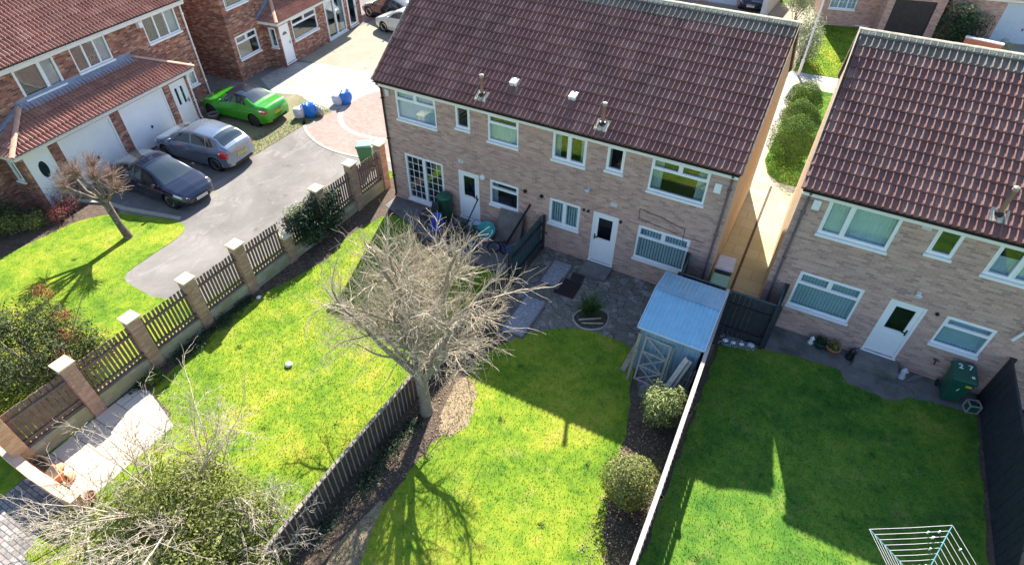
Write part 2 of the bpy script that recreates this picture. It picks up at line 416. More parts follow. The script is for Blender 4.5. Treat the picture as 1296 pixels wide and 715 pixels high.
plain('light_clear', (.60,.63,.66), .1, .1, 30, coat=1)
plain('plate_yellow', (.72,.60,.08), .4, .03, 9)
plain('plate_white', (.82,.82,.80), .4, .03, 9)
plain('paint_silver', (.24,.30,.385), .26, .04, 2, metal=.65, coat=1)
plain('paint_navy', (.010,.016,.042), .14, .08, 2, metal=.3, coat=1)
plain('paint_green', (.03,.32,.008), .28, .06, 2, metal=.2, coat=1)
plain('paint_black', (.012,.018,.035), .16, .08, 2, metal=.3, coat=1)
plain('paint_white', (.74,.72,.66), .25, .03, 2, coat=1)
plain('orange_tile', (.60,.22,.12), .8, .15, 9)
plain('garage_blue', (.50,.62,.72), .4, .05, 4)
plain('panel_dark', (.03,.025,.03), .6, .3, 4)
glassmat('glass')
def carglass():
    n = NT('car_glass'); lw = n.n('ShaderNodeLayerWeight'); lw.inputs[0].default_value = .3
    p = n.pbr((.02,.035,.045), .04, 0, None, .9, .6); MATS['car_glass'] = n.m
carglass()
def asphalt(name, c1, c2, c3):
    n = NT(name); o = n.world()
    a = n.ramp(n.noise(o, .35, 5, .65, .5), [(.32, c1), (.5, c2), (.7, c3)])
    f = n.noise(o, 70, 3, .8)
    c = n.mix(.35, a, n.ramp(f, [(.25, (.15,)*3), (.75, (.85,)*3)]), 'OVERLAY')
    cr = n.n('ShaderNodeTexVoronoi', feature='DISTANCE_TO_EDGE'); n.l(n.scale(o, .35), cr.inputs['Vector']); cr.inputs['Scale'].default_value = 1.0
    wob = n.math('LESS_THAN', cr.outputs['Distance'], .004)
    c = n.mix(n.math('MULTIPLY', wob, .35), c, (.12,.11,.10))
    sp = n.ramp(n.noise(o, 2.2, 6, .8), [(.58, 0), (.66, 1)])
    c = n.mix(n.math('MULTIPLY', sp, .25), c, (.27,.24,.20))
    st = n.ramp(n.noise(n.scale(o, (1, .45, 1)), .9, 6, .8, 1.2), [(.55, 0), (.63, 1)]); c = n.mix(n.math('MULTIPLY', st, .22), c, (.50, .47, .42))
    oi = n.ramp(n.noise(o, 1.3, 3, .5), [(.66, 0), (.72, 1)]); c = n.mix(n.math('MULTIPLY', oi, .4), c, (.08, .075, .07))
    n.pbr(c, .9, 0, n.bump(f, .35, .006), .25); MATS[name] = n.m
asphalt('asphalt', (.145,.135,.13), (.195,.185,.172), (.26,.245,.23))
asphalt('tarmac_warm', (.27,.245,.19), (.32,.29,.22), (.37,.33,.255))
def crazypav():
    n = NT('crazy_paving'); o = n.world()
    v = n.n('ShaderNodeTexVoronoi', feature='DISTANCE_TO_EDGE'); n.l(o, v.inputs['Vector']); v.inputs['Scale'].default_value = 3.6; v.inputs['Randomness'].default_value = 1
    w = n.n('ShaderNodeTexVoronoi'); n.l(o, w.inputs['Vector']); w.inputs['Scale'].default_value = 3.6
    c = n.ramp(n.sep(w.outputs['Color'])[0], [(0, (.18,.16,.145)), (.5, (.22,.20,.185)), (1, (.28,.26,.245))])
    c = n.mix(.5, c, n.ramp(n.noise(o, 14, 5, .8), [(.3, (.2,)*3), (.7, (.8,)*3)]), 'OVERLAY')
    c = n.mix(n.ramp(n.noise(o, 1.5, 4, .7), [(.45, 0), (.7, .6)]), c, (.12,.13,.09))
    c = n.mix(n.math('LESS_THAN', v.outputs['Distance'], .035), c, (.09,.085,.07))
    c = n.mix(n.ramp(n.noise(o, 2.6, 5, .75), [(.52, 0), (.6, .75)]), c, (.19,.165,.135))
    c = n.mix(n.ramp(n.noise(n.scale(o, 1.3), 1.1, 5, .75), [(.55, 0), (.66, .7)]), c, (.46,.45,.44))
    n.pbr(c, .9, 0, n.bump(v.outputs['Distance'], .4, .03), .2); MATS['crazy_paving'] = n.m
crazypav()
asphalt('parched', (.13,.13,.08), (.19,.18,.10), (.25,.22,.13))
grassmat('grass_lawn', 1.0); grassmat('grass_mid', .4); grassmat('grass_rough', 0)
bladmat('blade_lawn', 1.0); bladmat('blade_mid', .4); bladmat('blade_rough', 0)
leafmat('leaf_evergreen', [(.06,.085,.02), (.14,.17,.035), (.26,.28,.07), (.42,.41,.18)], rough=.6, tr=.25, nscale=2)
leafmat('leaf_dark', [(.012,.03,.012), (.025,.06,.022), (.05,.10,.03), (.09,.14,.05)])
leafmat('leaf_conifer', [(.02,.03,.014), (.038,.058,.018), (.068,.088,.022), (.13,.125,.035)], tr=.15, nscale=3)
leafmat('leaf_rust', [(.25,.08,.03), (.34,.13,.05), (.20,.13,.04)])
leafmat('leaf_topiary', [(.025,.07,.012), (.055,.12,.016), (.10,.19,.022), (.17,.25,.03)], rough=.9, tr=.05, nscale=2)
leafmat('leaf_gold', [(.12,.18,.02), (.20,.26,.03), (.30,.33,.05)], rough=.9, tr=.05, nscale=3)
leafmat('leaf_silver', [(.22,.27,.14), (.34,.37,.22), (.50,.50,.34)], nscale=4)
leafmat('leaf_variegated', [(.12,.17,.05), (.22,.28,.08), (.36,.40,.16), (.50,.50,.28)], nscale=5)
leafmat('leaf_red', [(.16,.03,.035), (.28,.07,.07), (.40,.16,.13)], nscale=4)
leafmat('leaf_ivy', [(.012,.03,.016), (.024,.06,.026), (.05,.09,.04)], tr=.1, nscale=3)
leafmat('leaf_spiky', [(.03,.07,.02), (.06,.13,.03), (.12,.20,.05)], nscale=6)
# ------------------------------------------------------------------ building kit
def wall_sheet(mb, F, u0, u1, z0, z1, holes=(), depth=.10):
    us = sorted({u0, u1, *[h[0] for h in holes], *[h[1] for h in holes]}); zs = sorted({z0, z1, *[h[2] for h in holes], *[h[3] for h in holes]})
    us = [u for u in us if u0 <= u <= u1]; zs = [z for z in zs if z0 <= z <= z1]
    for a, b in zip(us, us[1:]):
        for c, d in zip(zs, zs[1:]):
            m = ((a+b)/2, (c+d)/2)
            if any(h[0] < m[0] < h[1] and h[2] < m[1] < h[3] for h in holes): continue
            mb.poly([F.P(a, c), F.P(b, c), F.P(b, d), F.P(a, d)])
    for a, b, c, d in holes:
        mb.poly([F.P(a, c), F.P(b, c), F.P(b, c, -depth), F.P(a, c, -depth)][::-1])
        mb.poly([F.P(a, d), F.P(b, d), F.P(b, d, -depth), F.P(a, d, -depth)])
        mb.poly([F.P(a, c), F.P(a, d), F.P(a, d, -depth), F.P(a, c, -depth)])
        mb.poly([F.P(b, c), F.P(b, d), F.P(b, d, -depth), F.P(b, c, -depth)][::-1])
def room(mb, F, u0, u1, z0, z1, d=-.10, deep=.55):
    mb.cur = 1; e = .02
    u0 -= e; u1 += e; z0 -= e; z1 += e
    mb.poly([F.P(u0, z0, d-deep), F.P(u1, z0, d-deep), F.P(u1, z1, d-deep), F.P(u0, z1, d-deep)])
    for (a, b) in (((u0, z0), (u1, z0)), ((u1, z0), (u1, z1)), ((u1, z1), (u0, z1)), ((u0, z1), (u0, z0))):
        mb.poly([F.P(*a, d), F.P(*b, d), F.P(*b, d-deep), F.P(*a, d-deep)])
    mb.cur = 0
def window(house, F, u0, u1, z0, z1, style='two', curt=None, sill=True, leads=None, split=.5):
    """white frame with its room behind, pane and blind as pieces of it"""
    mb = MB(); w = .062; a, b = -.085, -.012
    mb.fbox(F, u0, u1, z0, z0+w, a, b); mb.fbox(F, u0, u1, z1-w, z1, a, b)
    mb.fbox(F, u0, u0+w, z0+w, z1-w, a, b); mb.fbox(F, u1-w, u1, z0+w, z1-w, a, b)
    U0, U1, Z0, Z1 = u0+w, u1-w, z0+w, z1-w; zt = z0+(z1-z0)*.68; lights = []
    def mv(u, c, d): mb.fbox(F, u-.036, u+.036, c, d, a+.002, b-.001)
    def tr(z, c, d): mb.fbox(F, c, d, z-.036, z+.036, a+.001, b-.002)
    um = u0+(u1-u0)*split
    if style == 'two': mv(um, Z0, Z1); lights = [(U0, um-.036, Z0, Z1), (um+.036, U1, Z0, Z1)]
    elif style == 'three':
        m1, m2 = u0+(u1-u0)*.34, u0+(u1-u0)*.66; mv(m1, Z0, Z1); mv(m2, Z0, Z1)
        lights = [(U0, m1-.036, Z0, Z1), (m1+.036, m2-.036, Z0, Z1), (m2+.036, U1, Z0, Z1)]
    elif style == 'trans': tr(zt, U0, U1); lights = [(U0, U1, Z0, zt-.036), (U0, U1, zt+.036, Z1)]
    elif style == 'trans2':
        tr(zt, U0, U1); mv(um, zt+.037, Z1); lights = [(U0, U1, Z0, zt-.036), (U0, um-.036, zt+.036, Z1), (um+.036, U1, zt+.036, Z1)]
    else: lights = [(U0, U1, Z0, Z1)]
    # opening sashes: a slim raised inner border
    for i, (p, q, c, d) in enumerate(lights):
        if style in ('two', 'one') or (style == 'trans2' and i) or (style == 'trans' and i):
            s = .028; e = b+.014
            mb.fbox(F, p, q, c, c+s, b-.05, e); mb.fbox(F, p, q, d-s, d, b-.05, e); mb.fbox(F, p, p+s, c+s, d-s, b-.05, e); mb.fbox(F, q-s, q, c+s, d-s, b-.05, e)
    room(mb, F, u0, u1, z0, z1)
    fr = mb.build('window', ['upvc', 'dark_room'], house)
    mb = MB()
    for p, q, c, d in lights: mb.fbox(F, p-.005, q+.005, c-.005, d+.005, -.062, -.056)
    mb.build('pane', 'glass', fr)
    if sill:
        mb = MB(); mb.fbox(F, u0-.03, u1+.03, z0-.075, z0-.001, -.08, .065); mb.build('sill', 'upvc', fr)
    if leads:
        mb = MB(); nu, nz = leads
        for p, q, c, d in lights:
            for i in range(1, nu): u = p+(q-p)*i/nu; mb.fbox(F, u-.011, u+.011, c, d, -.054, -.046)
            for j in range(1, nz): z = c+(d-c)*j/nz; mb.fbox(F, p, q, z-.011, z+.011, -.053, -.045)
        mb.build('glazing_bars', 'upvc', fr)
    if curt:
        mb = MB(); mat = 'curtain'
        if curt == 'vblind':
            mat = 'blind'; k = int((u1-u0)/.095)
            for i in range(k):
                u = u0+.04+(u1-u0-.08)*(i+.5)/k; o = F.P(u, 0, -.135)
                FF = Fr(o, F.u*math.cos(.35)+F.n*math.sin(.35), F.n*math.cos(.35)-F.u*math.sin(.35))
                mb.fbox(FF, -.042, .042, z0+.05, z1-.03, -.002, .002)
        elif curt == 'net' or curt == 'nethalf':
            mat = 'net'; zz = z1-.02 if curt == 'net' else z0+(z1-z0)*.55; k = int((u1-u0)/.035)
            for i in range(k):
                ua, ub = u0+.01+(u1-u0-.02)*i/k, u0+.01+(u1-u0-.02)*(i+1)/k; da, db = -.15-.012*(i % 2), -.15-.012*((i+1) % 2)
                mb.poly([F.P(ua, z0+.02, da), F.P(ub, z0+.02, db), F.P(ub, zz, db), F.P(ua, zz, da)])
        elif curt == 'side' or curt == 'right' or curt == 'left':
            segs = []
            if curt in ('side', 'left'): segs.append((u0+.02, u0+(u1-u0)*.2))
            if curt in ('side', 'right'): segs.append((u1-(u1-u0)*(.2 if curt == 'side' else .34), u1-.02))
            for s0, s1 in segs:
                k = max(6, int((s1-s0)/.03))
                for i in range(k):
                    ua, ub = s0+(s1-s0)*i/k, s0+(s1-s0)*(i+1)/k; da, db = -.16-.03*(i % 2), -.16-.03*((i+1) % 2)
                    mb.poly([F.P(ua, z0+.01, da), F.P(ub, z0+.01, db), F.P(ub, z1-.01, db), F.P(ua, z1-.01, da)])
        elif curt == 'roller':
            mb.fbox(F, u0+.04, u1-.04, z0+(z1-z0)*.35, z1-.02, -.15, -.145)
        mb.build('blind' if curt in ('vblind', 'roller') else 'curtain', mat, fr)
    return fr
def door(house, F, u0, u1, z0, z1, style='glazed', mat='upvc', handle=1):
    mb = MB(); w = .07; a, b = -.085, -.01
    mb.fbox(F, u0, u0+w, z0, z1, a, b); mb.fbox(F, u1-w, u1, z0, z1, a, b); mb.fbox(F, u0+w, u1-w, z1-w, z1, a, b)
    p, q = u0+w+.004, u1-w-.004; c, d = z0+.02, z1-w-.004
    lights = []
    if style == 'glazed': zz = c+(d-c)*.50; lights = [(p+.13, q-.13, zz, d-.14)]
    elif style == 'full': lights = [(p+.1, q-.1, c+.12, d-.1)]
    elif style == 'two_slots': m = (p+q)/2; lights = [(m-.24, m-.10, c+.95, d-.22), (m+.08, m+.22, c+.95, d-.22)]
    elif style == 'solid' or style == 'oval' or style == 'fan': lights = []
    holes = lights
    us = sorted({p, q, *[x for h in holes for x in h[:2]]}); zs = sorted({c, d, *[x for h in holes for x in h[2:]]})
    for ua, ub in zip(us, us[1:]):
        for za, zb in zip(zs, zs[1:]):
            m = ((ua+ub)/2, (za+zb)/2)
            if any(h[0] < m[0] < h[1] and h[2] < m[1] < h[3] for h in holes): continue
            mb.fbox(F, ua, ub, za, zb, -.07, -.026)
    if style == 'glazed':   # moulded lower panel
        mb.fbox(F, p+.13, q-.13, c+.12, c+(d-c)*.42, -.03, -.018)
        mb.fbox(F, (p+q)/2-.13, (p+q)/2+.13, c+.42, c+.47, -.03, -.008)
    room(mb, F, u0, u1, z0, z1, -.10, .4)
    dr = mb.build('door', [mat, 'dark_room'], house)
    if lights:
        mb = MB()
        for l in lights: mb.fbox(F, *l, -.054, -.048)
        mb.build('pane', 'glass', dr)
    if style == 'oval':
        mb = MB(); m, zc = (u0+u1)/2, z0+1.38
        ring = [F.P(m+.17*math.cos(t*PI/12), zc+.34*math.sin(t*PI/12), -.022) for t in range(24)]
        mb.poly(ring); mb.build('oval_pane', 'car_glass', dr)
        mb = MB(); r = [F.P(m+.185*math.cos(t*PI/12), zc+.355*math.sin(t*PI/12), -.022) for t in range(25)]; mb.tube(r, .016, 5, False); mb.build('oval_trim', 'upvc', dr)
    if style == 'fan':
        mb = MB(); m, zc = (u0+u1)/2, z0+1.52
        mb.poly([F.P(m+.2*math.cos(t*PI/10), zc+.16*math.sin(t*PI/10), -.022) for t in range(11)]); mb.build('fanlight', 'car_glass', dr)
    mb = MB(); uh = q-.06 if handle > 0 else p+.06
    mb.fbox(F, uh-.02, uh+.02, z0+.92, z0+1.14, -.026, -.012); mb.fbox(F, uh-.11*(handle > 0)-.01, uh+.11*(handle < 0)+.01, z0+1.03, z0+1.05, -.012, .03)
    mb.build('handle', 'metal_grey' if style != 'glazed' else 'metal_black', dr)
    mb = MB(); mb.fbox(F, u0-.02, u1+.02, z0-.05, z0-.002, -.09, .05); mb.build('threshold', 'upvc', dr)
    return dr
def slope(house, O, U, V, width, length, mat, roll=.165, course=.34, lim=None, name='roof', ridge_mossy=False, amp=.064):
    """interlocking tiles: real rolls and stepped courses. lim(v) -> (umin, umax)"""
    U = Vector(U).normalized(); V = Vector(V).normalized(); N = U.cross(V).normalized()
    if N.z < 0: N = -N
    prof = [0, .0, .05, .45, .90, 1.0, .90, .45, .05, .0]; k = len(prof)
    nc = int(math.ceil(length/course)); nr = int(math.ceil(width/roll)); us = []; hs = []
    for i in range(nr):
        for j, h in enumerate(prof):
            us.append((i+[0, .30, .42, .48, .54, .61, .68, .74, .80, .92][j])*roll); hs.append(h*amp)
    us = np.array(us+[nr*roll]); hs = np.array(hs+[0.])
    lim = lim or (lambda v: (0., width)); mb = MB(); rg = random.Random(3)
    O = Vector(O); on, un, vn, nn = (np.array(x) for x in (O, U, V, N))
    for c in range(nc):
        v0 = c*course; v1 = min((c+1)*course+.02, length); a0, b0 = lim(v0); a1, b1 = lim(min(v1, length))
        if b0-a0 < .02: continue
        off = 0
        ub = np.clip(us, a0, b0); ut = np.clip(us, a1, b1)
        jit = np.repeat([rg.uniform(-.004, .004) for _ in range(nr//2+2)], 2*k)[:len(us)]
        rows = []
        for u, v, h in ((ub, v0, hs-.02), (ub, v0, hs+.048+jit), (ut, v1, hs+.002)):
            base = len(mb.v); P = on+np.outer(u, un)+vn*v+np.outer(h, nn); mb.v += [tuple(p) for p in P]; rows.append(base)
        for i in range(len(us)-1):
            if ub[i+1]-ub[i] < 1e-6 and ut[i+1]-ut[i] < 1e-6: continue
            tu = us[i]/(roll*2); tv = c+.5; q = [(math.floor(tu)+.5, tv)]*4
            for r in (0, 1): mb.face((rows[r]+i, rows[r]+i+1, rows[r+1]+i+1, rows[r+1]+i), q)
    mats = [mat]
    if ridge_mossy:
        mats.append('tile_mossy'); mb.m = [1 if (uv[0][1] > nc-2) else 0 for uv in mb.uv]
    return mb.build(name, mats, house)
def ridge(house, a, b, r=.12, mat='ridge_moss', seg=.45, name='ridge_tiles', bed=True):
    a, b = Vector(a), Vector(b); L = (b-a).length; n = max(1, int(L/seg)); d = (b-a)/n; mb = MB()
    s = d.normalized().cross(Vector((0, 0, 1))).normalized()
    up = s.cross(d.normalized())
    for i in range(n):
        p, q = a+d*i, a+d*(i+1)+d.normalized()*.02
        for e, rr in ((0, r), (1, r*.96)): pass
        ring = []
        for pt, rr in ((p, r*1.04), (q, r*.97)):
            ring.append([mb.vert(pt+s*rr*math.cos(t*PI/8)+up*(rr*.55*math.sin(t*PI/8)-.02)) for t in range(9)])
        for t in range(8): mb.face((ring[0][t], ring[0][t+1], ring[1][t+1], ring[1][t]))
        mb.face(ring[0][::-1]); mb.face(ring[1])
    o = mb.build(name, mat, house)
    if bed:
        mb = MB(); mb.hexa([a-s*(r+.03)-up*.09, a+s*(r+.03)-up*.09, b+s*(r+.03)-up*.09, b-s*(r+.03)-up*.09],
                           [a-s*(r+.0)+up*.0, a+s*(r+.0)+up*.0, b+s*(r+.0)+up*.0, b-s*(r+.0)+up*.0]); mb.build('mortar_bed', 'mortar_pale', o)
    return o
def fascia(house, F, u0, u1, z, mat='fascia', gut='gutter_brown', hgt=.20, d=.24, gr=.055, ends=True):
    mb = MB(); mb.fbox(F, u0, u1, z-.06-hgt, z-.06, d-.02, d); mb.fbox(F, u0, u1, z-.06-hgt, z-.06-hgt+.012, 0.002, d-.021); mb.build('fascia', mat, house)
    mb = MB(); ring = []
    for u in (u0-.02, u1+.02):
        ring.append([mb.vert(F.P(u, z-.035-gr*math.sin(t*PI/8), d+.003+gr-gr*math.cos(t*PI/8))) for t in range(9)])
        ring.append([mb.vert(F.P(u, z-.035-(gr-.008)*math.sin(t*PI/8), d+.003+gr-(gr-.008)*math.cos(t*PI/8))) for t in range(9)])
    for t in range(8):
        mb.face((ring[0][t], ring[2][t], ring[2][t+1], ring[0][t+1])); mb.face((ring[1][t], ring[1][t+1], ring[3][t+1], ring[3][t]))
    mb.build('gutter', gut, house)
def downpipe(house, F, u, z0, z1, mat='pipe_grey', r=.036, d=.06, top=.26):
    mb = MB(); pts = [F.P(u, z0, d+.08), F.P(u, z0+.1, d), F.P(u, z1-.35, d), F.P(u, z1-.06, top)]; mb.tube(pts, r, 8)
    z = z0+.9
    while z < z1-.5: mb.fbox(F, u-.055, u+.055, z-.02, z+.02, 0, d+r+.006); z += 1.6
    mb.build('downpipe', mat, house)
def gable(mb, F, u0, u1, z0, ze, zr, depth=0):
    """pentagon wall"""
    m = (u0+u1)/2; mb.poly([F.P(u0, z0), F.P(u1, z0), F.P(u1, ze), F.P(m, zr), F.P(u0, ze)])

# ------------------------------------------------------------------ the pair of buff houses (rear elevations)
SL = 2.79/4.1
def rear_house(name, label, x0, x1, dz, wins, doors):
    """local frame = world frame; rear wall on y=0, ridge at y=3.55"""
    h = thing(name, label, 'house'); F = Fr((0, 0, 0), (1, 0, 0), (0, -1, 0)); D = 7.6; ze, zr = 4.60+dz, 7.50+dz
    holes = [(a, b, c, d) for a, b, c, d, *_ in wins+doors]
    mb = MB(); wall_sheet(mb, F, x0, x1, G-.2, 4.70+dz, holes); mb.build('wall', 'brick_pink', h)
    mb = MB(); B = Fr((0, D, 0), (-1, 0, 0), (0, 1, 0)); wall_sheet(mb, B, -x1, -x0, G-.2, 4.70+dz); mb.build('front_wall', 'brick_pink', h)
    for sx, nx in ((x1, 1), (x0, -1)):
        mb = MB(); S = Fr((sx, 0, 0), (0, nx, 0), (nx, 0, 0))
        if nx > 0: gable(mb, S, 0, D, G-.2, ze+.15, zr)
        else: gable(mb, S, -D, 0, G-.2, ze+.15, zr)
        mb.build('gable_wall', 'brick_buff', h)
    e = 4.84+dz; W = x1-x0+.16; L = math.hypot(4.1, 2.79)
    slope(h, (x0-.08, -.30, e), (1, 0, 0), (0, 4.1, 2.79), W, L, 'tile_purple', ridge_mossy=True)
    slope(h, (x1+.08, 7.90, e), (-1, 0, 0), (0, -4.1, 2.79), W, L, 'tile_purple', ridge_mossy=True)
    mb = MB()   # roof boarding below the tiles
    for s in (1, -1):
        y = (lambda t: 3.8-s*(3.8-t))
        mb.hexa([(x0-.05, y(-.26), e-.06), (x1+.05, y(-.26), e-.06), (x1+.05, 3.8, e+2.73), (x0-.05, 3.8, e+2.73)],
                [(x0-.05, y(-.26), e-.03), (x1+.05, y(-.26), e-.03), (x1+.05, 3.8, e+2.76), (x0-.05, 3.8, e+2.76)])
    mb.build('roof_boarding', 'wood_dark', h)
    for xx in (x0-.085, x1+.06):   # verge undercloak
        for s in (1, -1):
            mb = MB()
            y = (lambda t: 3.8-s*(3.8-t))
            mb.hexa([(xx, y(-.28), e-.04), (xx+.025, y(-.28), e-.04), (xx+.025, 3.8, e+2.76), (xx, 3.8, e+2.76)],
                    [(xx, y(-.28), e+.03), (xx+.025, y(-.28), e+.03), (xx+.025, 3.55, e+2.87), (xx, 3.8, e+2.81)])
            mb.build('verge', 'mortar_pale', h)
    ridge(h, (x0-.09, 3.8, e+2.80), (x1+.09, 3.8, e+2.80), .12)
    fascia(h, F, x0, x1, e-.01, hgt=.16, d=.22); fascia(h, B, -x1, -x0, e-.01, hgt=.16, d=.22)
    for w in wins: window(h, F, *w[:4], **w[4])
    for d in doors: door(h, F, *d[:4], **d[4])
    return h, F
def flue(h, x, y, dz, top=.62):
    z = 4.84+dz+SL*(y+.3); mb = MB(); V = Vector((0, 4.1, 2.79)).normalized(); N = Vector((0, -2.79, 4.1)).normalized(); c = Vector((x, y, z))
    U = Vector((1, 0, 0)); mb.hexa([c-U*.22-V*.2+N*.02, c+U*.22-V*.2+N*.02, c+U*.22+V*.2+N*.02, c-U*.22+V*.2+N*.02], [c-U*.20-V*.18+N*.075, c+U*.20-V*.18+N*.075, c+U*.20+V*.18+N*.05, c-U*.20+V*.18+N*.05])
    f = mb.build('flue_pipe', 'mortar_pale', h)
    mb = MB(); mb.lathe(c-Vector((0, 0, .02)), [(.10, 0), (.10, .13), (.085, .15)], 14); mb.build('flue_collar', 'metal_black', f)
    mb = MB(); mb.lathe(c, [(.058, .1), (.058, top), (.07, top), (.07, top+.05), (.04, top+.06)], 12); mb.build('flue_stack', 'flue_clay', f, True)
    mb = MB(); mb.lathe(c+Vector((0, 0, top+.07)), [(.07, 0), (.07, .03), (.02, .06)], 12); mb.build('flue_cap', 'mortar_pale', f)
def tile_vent(h, x, y, dz):
    z = 4.84+dz+SL*(y+.3); mb = MB(); V = Vector((0, 4.1, 2.79)).normalized(); N = Vector((0, -2.79, 4.1)).normalized(); c = Vector((x, y, z)); U = Vector((1, 0, 0))
    mb.hexa([c-U*.14-V*.14, c+U*.14-V*.14, c+U*.14+V*.18, c-U*.14+V*.18], [c-U*.12-V*.12+N*.17, c+U*.12-V*.12+N*.17, c+U*.12+V*.16+N*.06, c-U*.12+V*.16+N*.06])
    mb.build('roof_vent', 'plastic_white', h, bevel=.02)
W1 = [(-2.78, -1.07, 3.44, 4.55, dict(style='trans2', curt='net', split=.5)),
      (-.27, .31, 3.72, 4.55, dict(style='one')),
      (1.01, 2.17, 3.57, 4.55, dict(style='trans', curt='nethalf')),
      (3.40, 4.57, 3.57, 4.55, dict(style='two', curt='side')),
      (5.24, 5.82, 3.70, 4.55, dict(style='one', curt='left')),
      (6.65, 8.38, 3.41, 4.55, dict(style='trans2', curt='side')),
      (1.05, 2.21, 1.03, 2.05, dict(style='trans', curt='left')),
      (3.42, 4.57, 1.04, 2.05, dict(style='two', curt='vblind')),
      (6.61, 8.31, .73, 2.05, dict(style='trans2', curt='vblind')),
      (-2.70, -.96, 0.04, 2.05, dict(style='two', leads=(3, 6), sill=True))]
D1 = [(-.29, .59, 0, 2.05, dict(style='glazed')), (5.04, 5.94, 0, 2.05, dict(style='glazed', handle=-1))]
h1, F1 = rear_house('semi_detached_houses', 'pair of brick houses with dark purple roof in the centre, behind the bare tree', -3.42, 9.13, 0, W1, D1)
flue(h1, .81, .02, 0); flue(h1, 4.96, .05, 0); tile_vent(h1, 1.68, .62, 0); tile_vent(h1, 3.74, .62, 0)
downpipe(h1, F1, 8.98, .05, 4.8, 'pipe_grey', d=.07); downpipe(h1, F1, -3.33, .0, 4.8, 'gutter_brown')
def small_box(h, F, name, u, z, w, hh, d, mat, lab=None, bev=.015):
    mb = MB(); mb.fbox(F, u-w/2, u+w/2, z-hh/2, z+hh/2, 0.001, d); o = mb.build(name, mat, h, bevel=bev); return o
def wall_lamp(h, F, u, z, mat='metal_grey'):
    mb = MB(); c = F.P(u, z, .0); mb.tube([c, c+F.n*.05], [.06, .05], 10); mb.tube([c+F.n*.05, c+F.n*.13-Vector((0, 0, .02))], [.035, .085], 12)
    o = mb.build('wall_lamp', mat, h); mb = MB(); mb.tube([c+F.n*.13-Vector((0, 0, .02)), c+F.n*.16-Vector((0, 0, .025))], [.07, .04], 12); mb.build('lens', 'light_clear', o)
small_box(h1, F1, 'alarm_box', 8.66, 4.12, .20, .30, .09, 'plastic_white'); small_box(h1, F1, 'alarm_box', -3.08, 4.34, .16, .24, .08, 'curtain')
wall_lamp(h1, F1, 4.77, 2.83, 'garage_blue')
mb = MB(); mb.tube([F1.P(.76, 2.04, 0), F1.P(.76, 2.04, .09)], [.11, .09], 16); mb.build('round_lamp', 'plastic_white', h1, True, bevel=.01)
for u, z, r in ((2.48, 2.01, .07), (3.12, 2.01, .07), (4.86, 1.99, .045), (4.70, 1.99, .045), (6.01, 1.95, .05)):
    mb = MB(); mb.tube([F1.P(u, z, 0.002), F1.P(u, z, .05)], [r, r], 12); mb.build('outlet_pipe', 'metal_black', h1)
for u, z in ((-.15, 2.42), (5.69, 2.52)): small_box(h1, F1, 'air_brick', u, z, .22, .15, .012, 'curtain', bev=0)
mb = MB()
for pl in ([(6.55, 2.66), (6.57, 2.29), (8.06, 2.13), (8.72, 2.12)], [(6.55, 2.66), (7.2, 2.58), (7.9, 2.42), (8.05, 2.40), (8.07, 1.98), (8.14, 1.77), (8.67, 1.77)]):
    mb.tube([F1.P(u, z, .012) for u, z in pl], .009, 4)
mb.build('wall_cable', 'metal_black', h1)
mb = MB(); mb.tube([F1.P(3.28, G+.03, .1), F1.P(3.28, .45, .1), F1.P(3.28, .5, .03)], .035, 6); mb.tube([F1.P(3.16, .52, .05), F1.P(3.3, .56, .06), F1.P(3.42, .5, .05)], .03, 5); mb.build('outside_tap', 'metal_black', h1)
W2 = [(11.50, 13.24, 3.57, 4.68, dict(style='two', split=.34, curt='net')), (14.03, 14.61, 3.87, 4.68, dict(style='one')),
      (15.35, 16.52, 3.72, 4.68, dict(style='two', curt='nethalf')),
      (11.55, 13.27, .86, 2.18, dict(style='trans2', curt='vblind')), (15.31, 16.47, 1.14, 2.18, dict(style='trans', curt='vblind'))]
D2 = [(13.94, 14.84, .13, 2.18, dict(style='glazed'))]
mir = 34.18
W2 += [(mir-b, mir-a, c, d, dict(k)) for a, b, c, d, k in list(W2)]; D2 += [(mir-D2[0][1], mir-D2[0][0], .13, 2.18, dict(style='glazed', handle=-1))]
h2, F2 = rear_house('semi_detached_houses', 'pair of buff brick houses at the right edge beside the black fence', 10.78, 23.4, .10, W2, D2)
flue(h2, 14.96, .15, .10, .70); downpipe(h2, F2, 10.98, .0, 4.9, 'pipe_grey', d=.07)
small_box(h2, F2, 'alarm_box', 11.22, 4.42, .20, .30, .09, 'plastic_white'); wall_lamp(h2, F2, 14.43, 2.61, 'plastic_white')
small_box(h2, F2, 'air_brick', 13.78, 4.57, .22, .14, .012, 'curtain', bev=0)
mb = MB(); mb.tube([F2.P(15.07, 2.14, .002), F2.P(15.07, 2.14, .05)], .05, 10); mb.build('outlet_pipe', 'metal_black', h2)
mb = MB(); mb.tube([F2.P(15.70, .62, 0), F2.P(15.70, .62, .1), F2.P(15.70, .50, .12)], .018, 6); mb.tube([F2.P(15.62, .66, .08), F2.P(15.78, .64, .08)], .02, 5); mb.build('outside_tap', 'metal_black', h2)
mb = MB(); mb.tube([F2.P(16.80, 2.10, .10), F2.P(16.95, 2.55, .08), F2.P(17.05, 3.0, .08), F2.P(17.05, 4.4, .08)], .04, 8); mb.build('waste_pipe', 'plastic_white', h2)

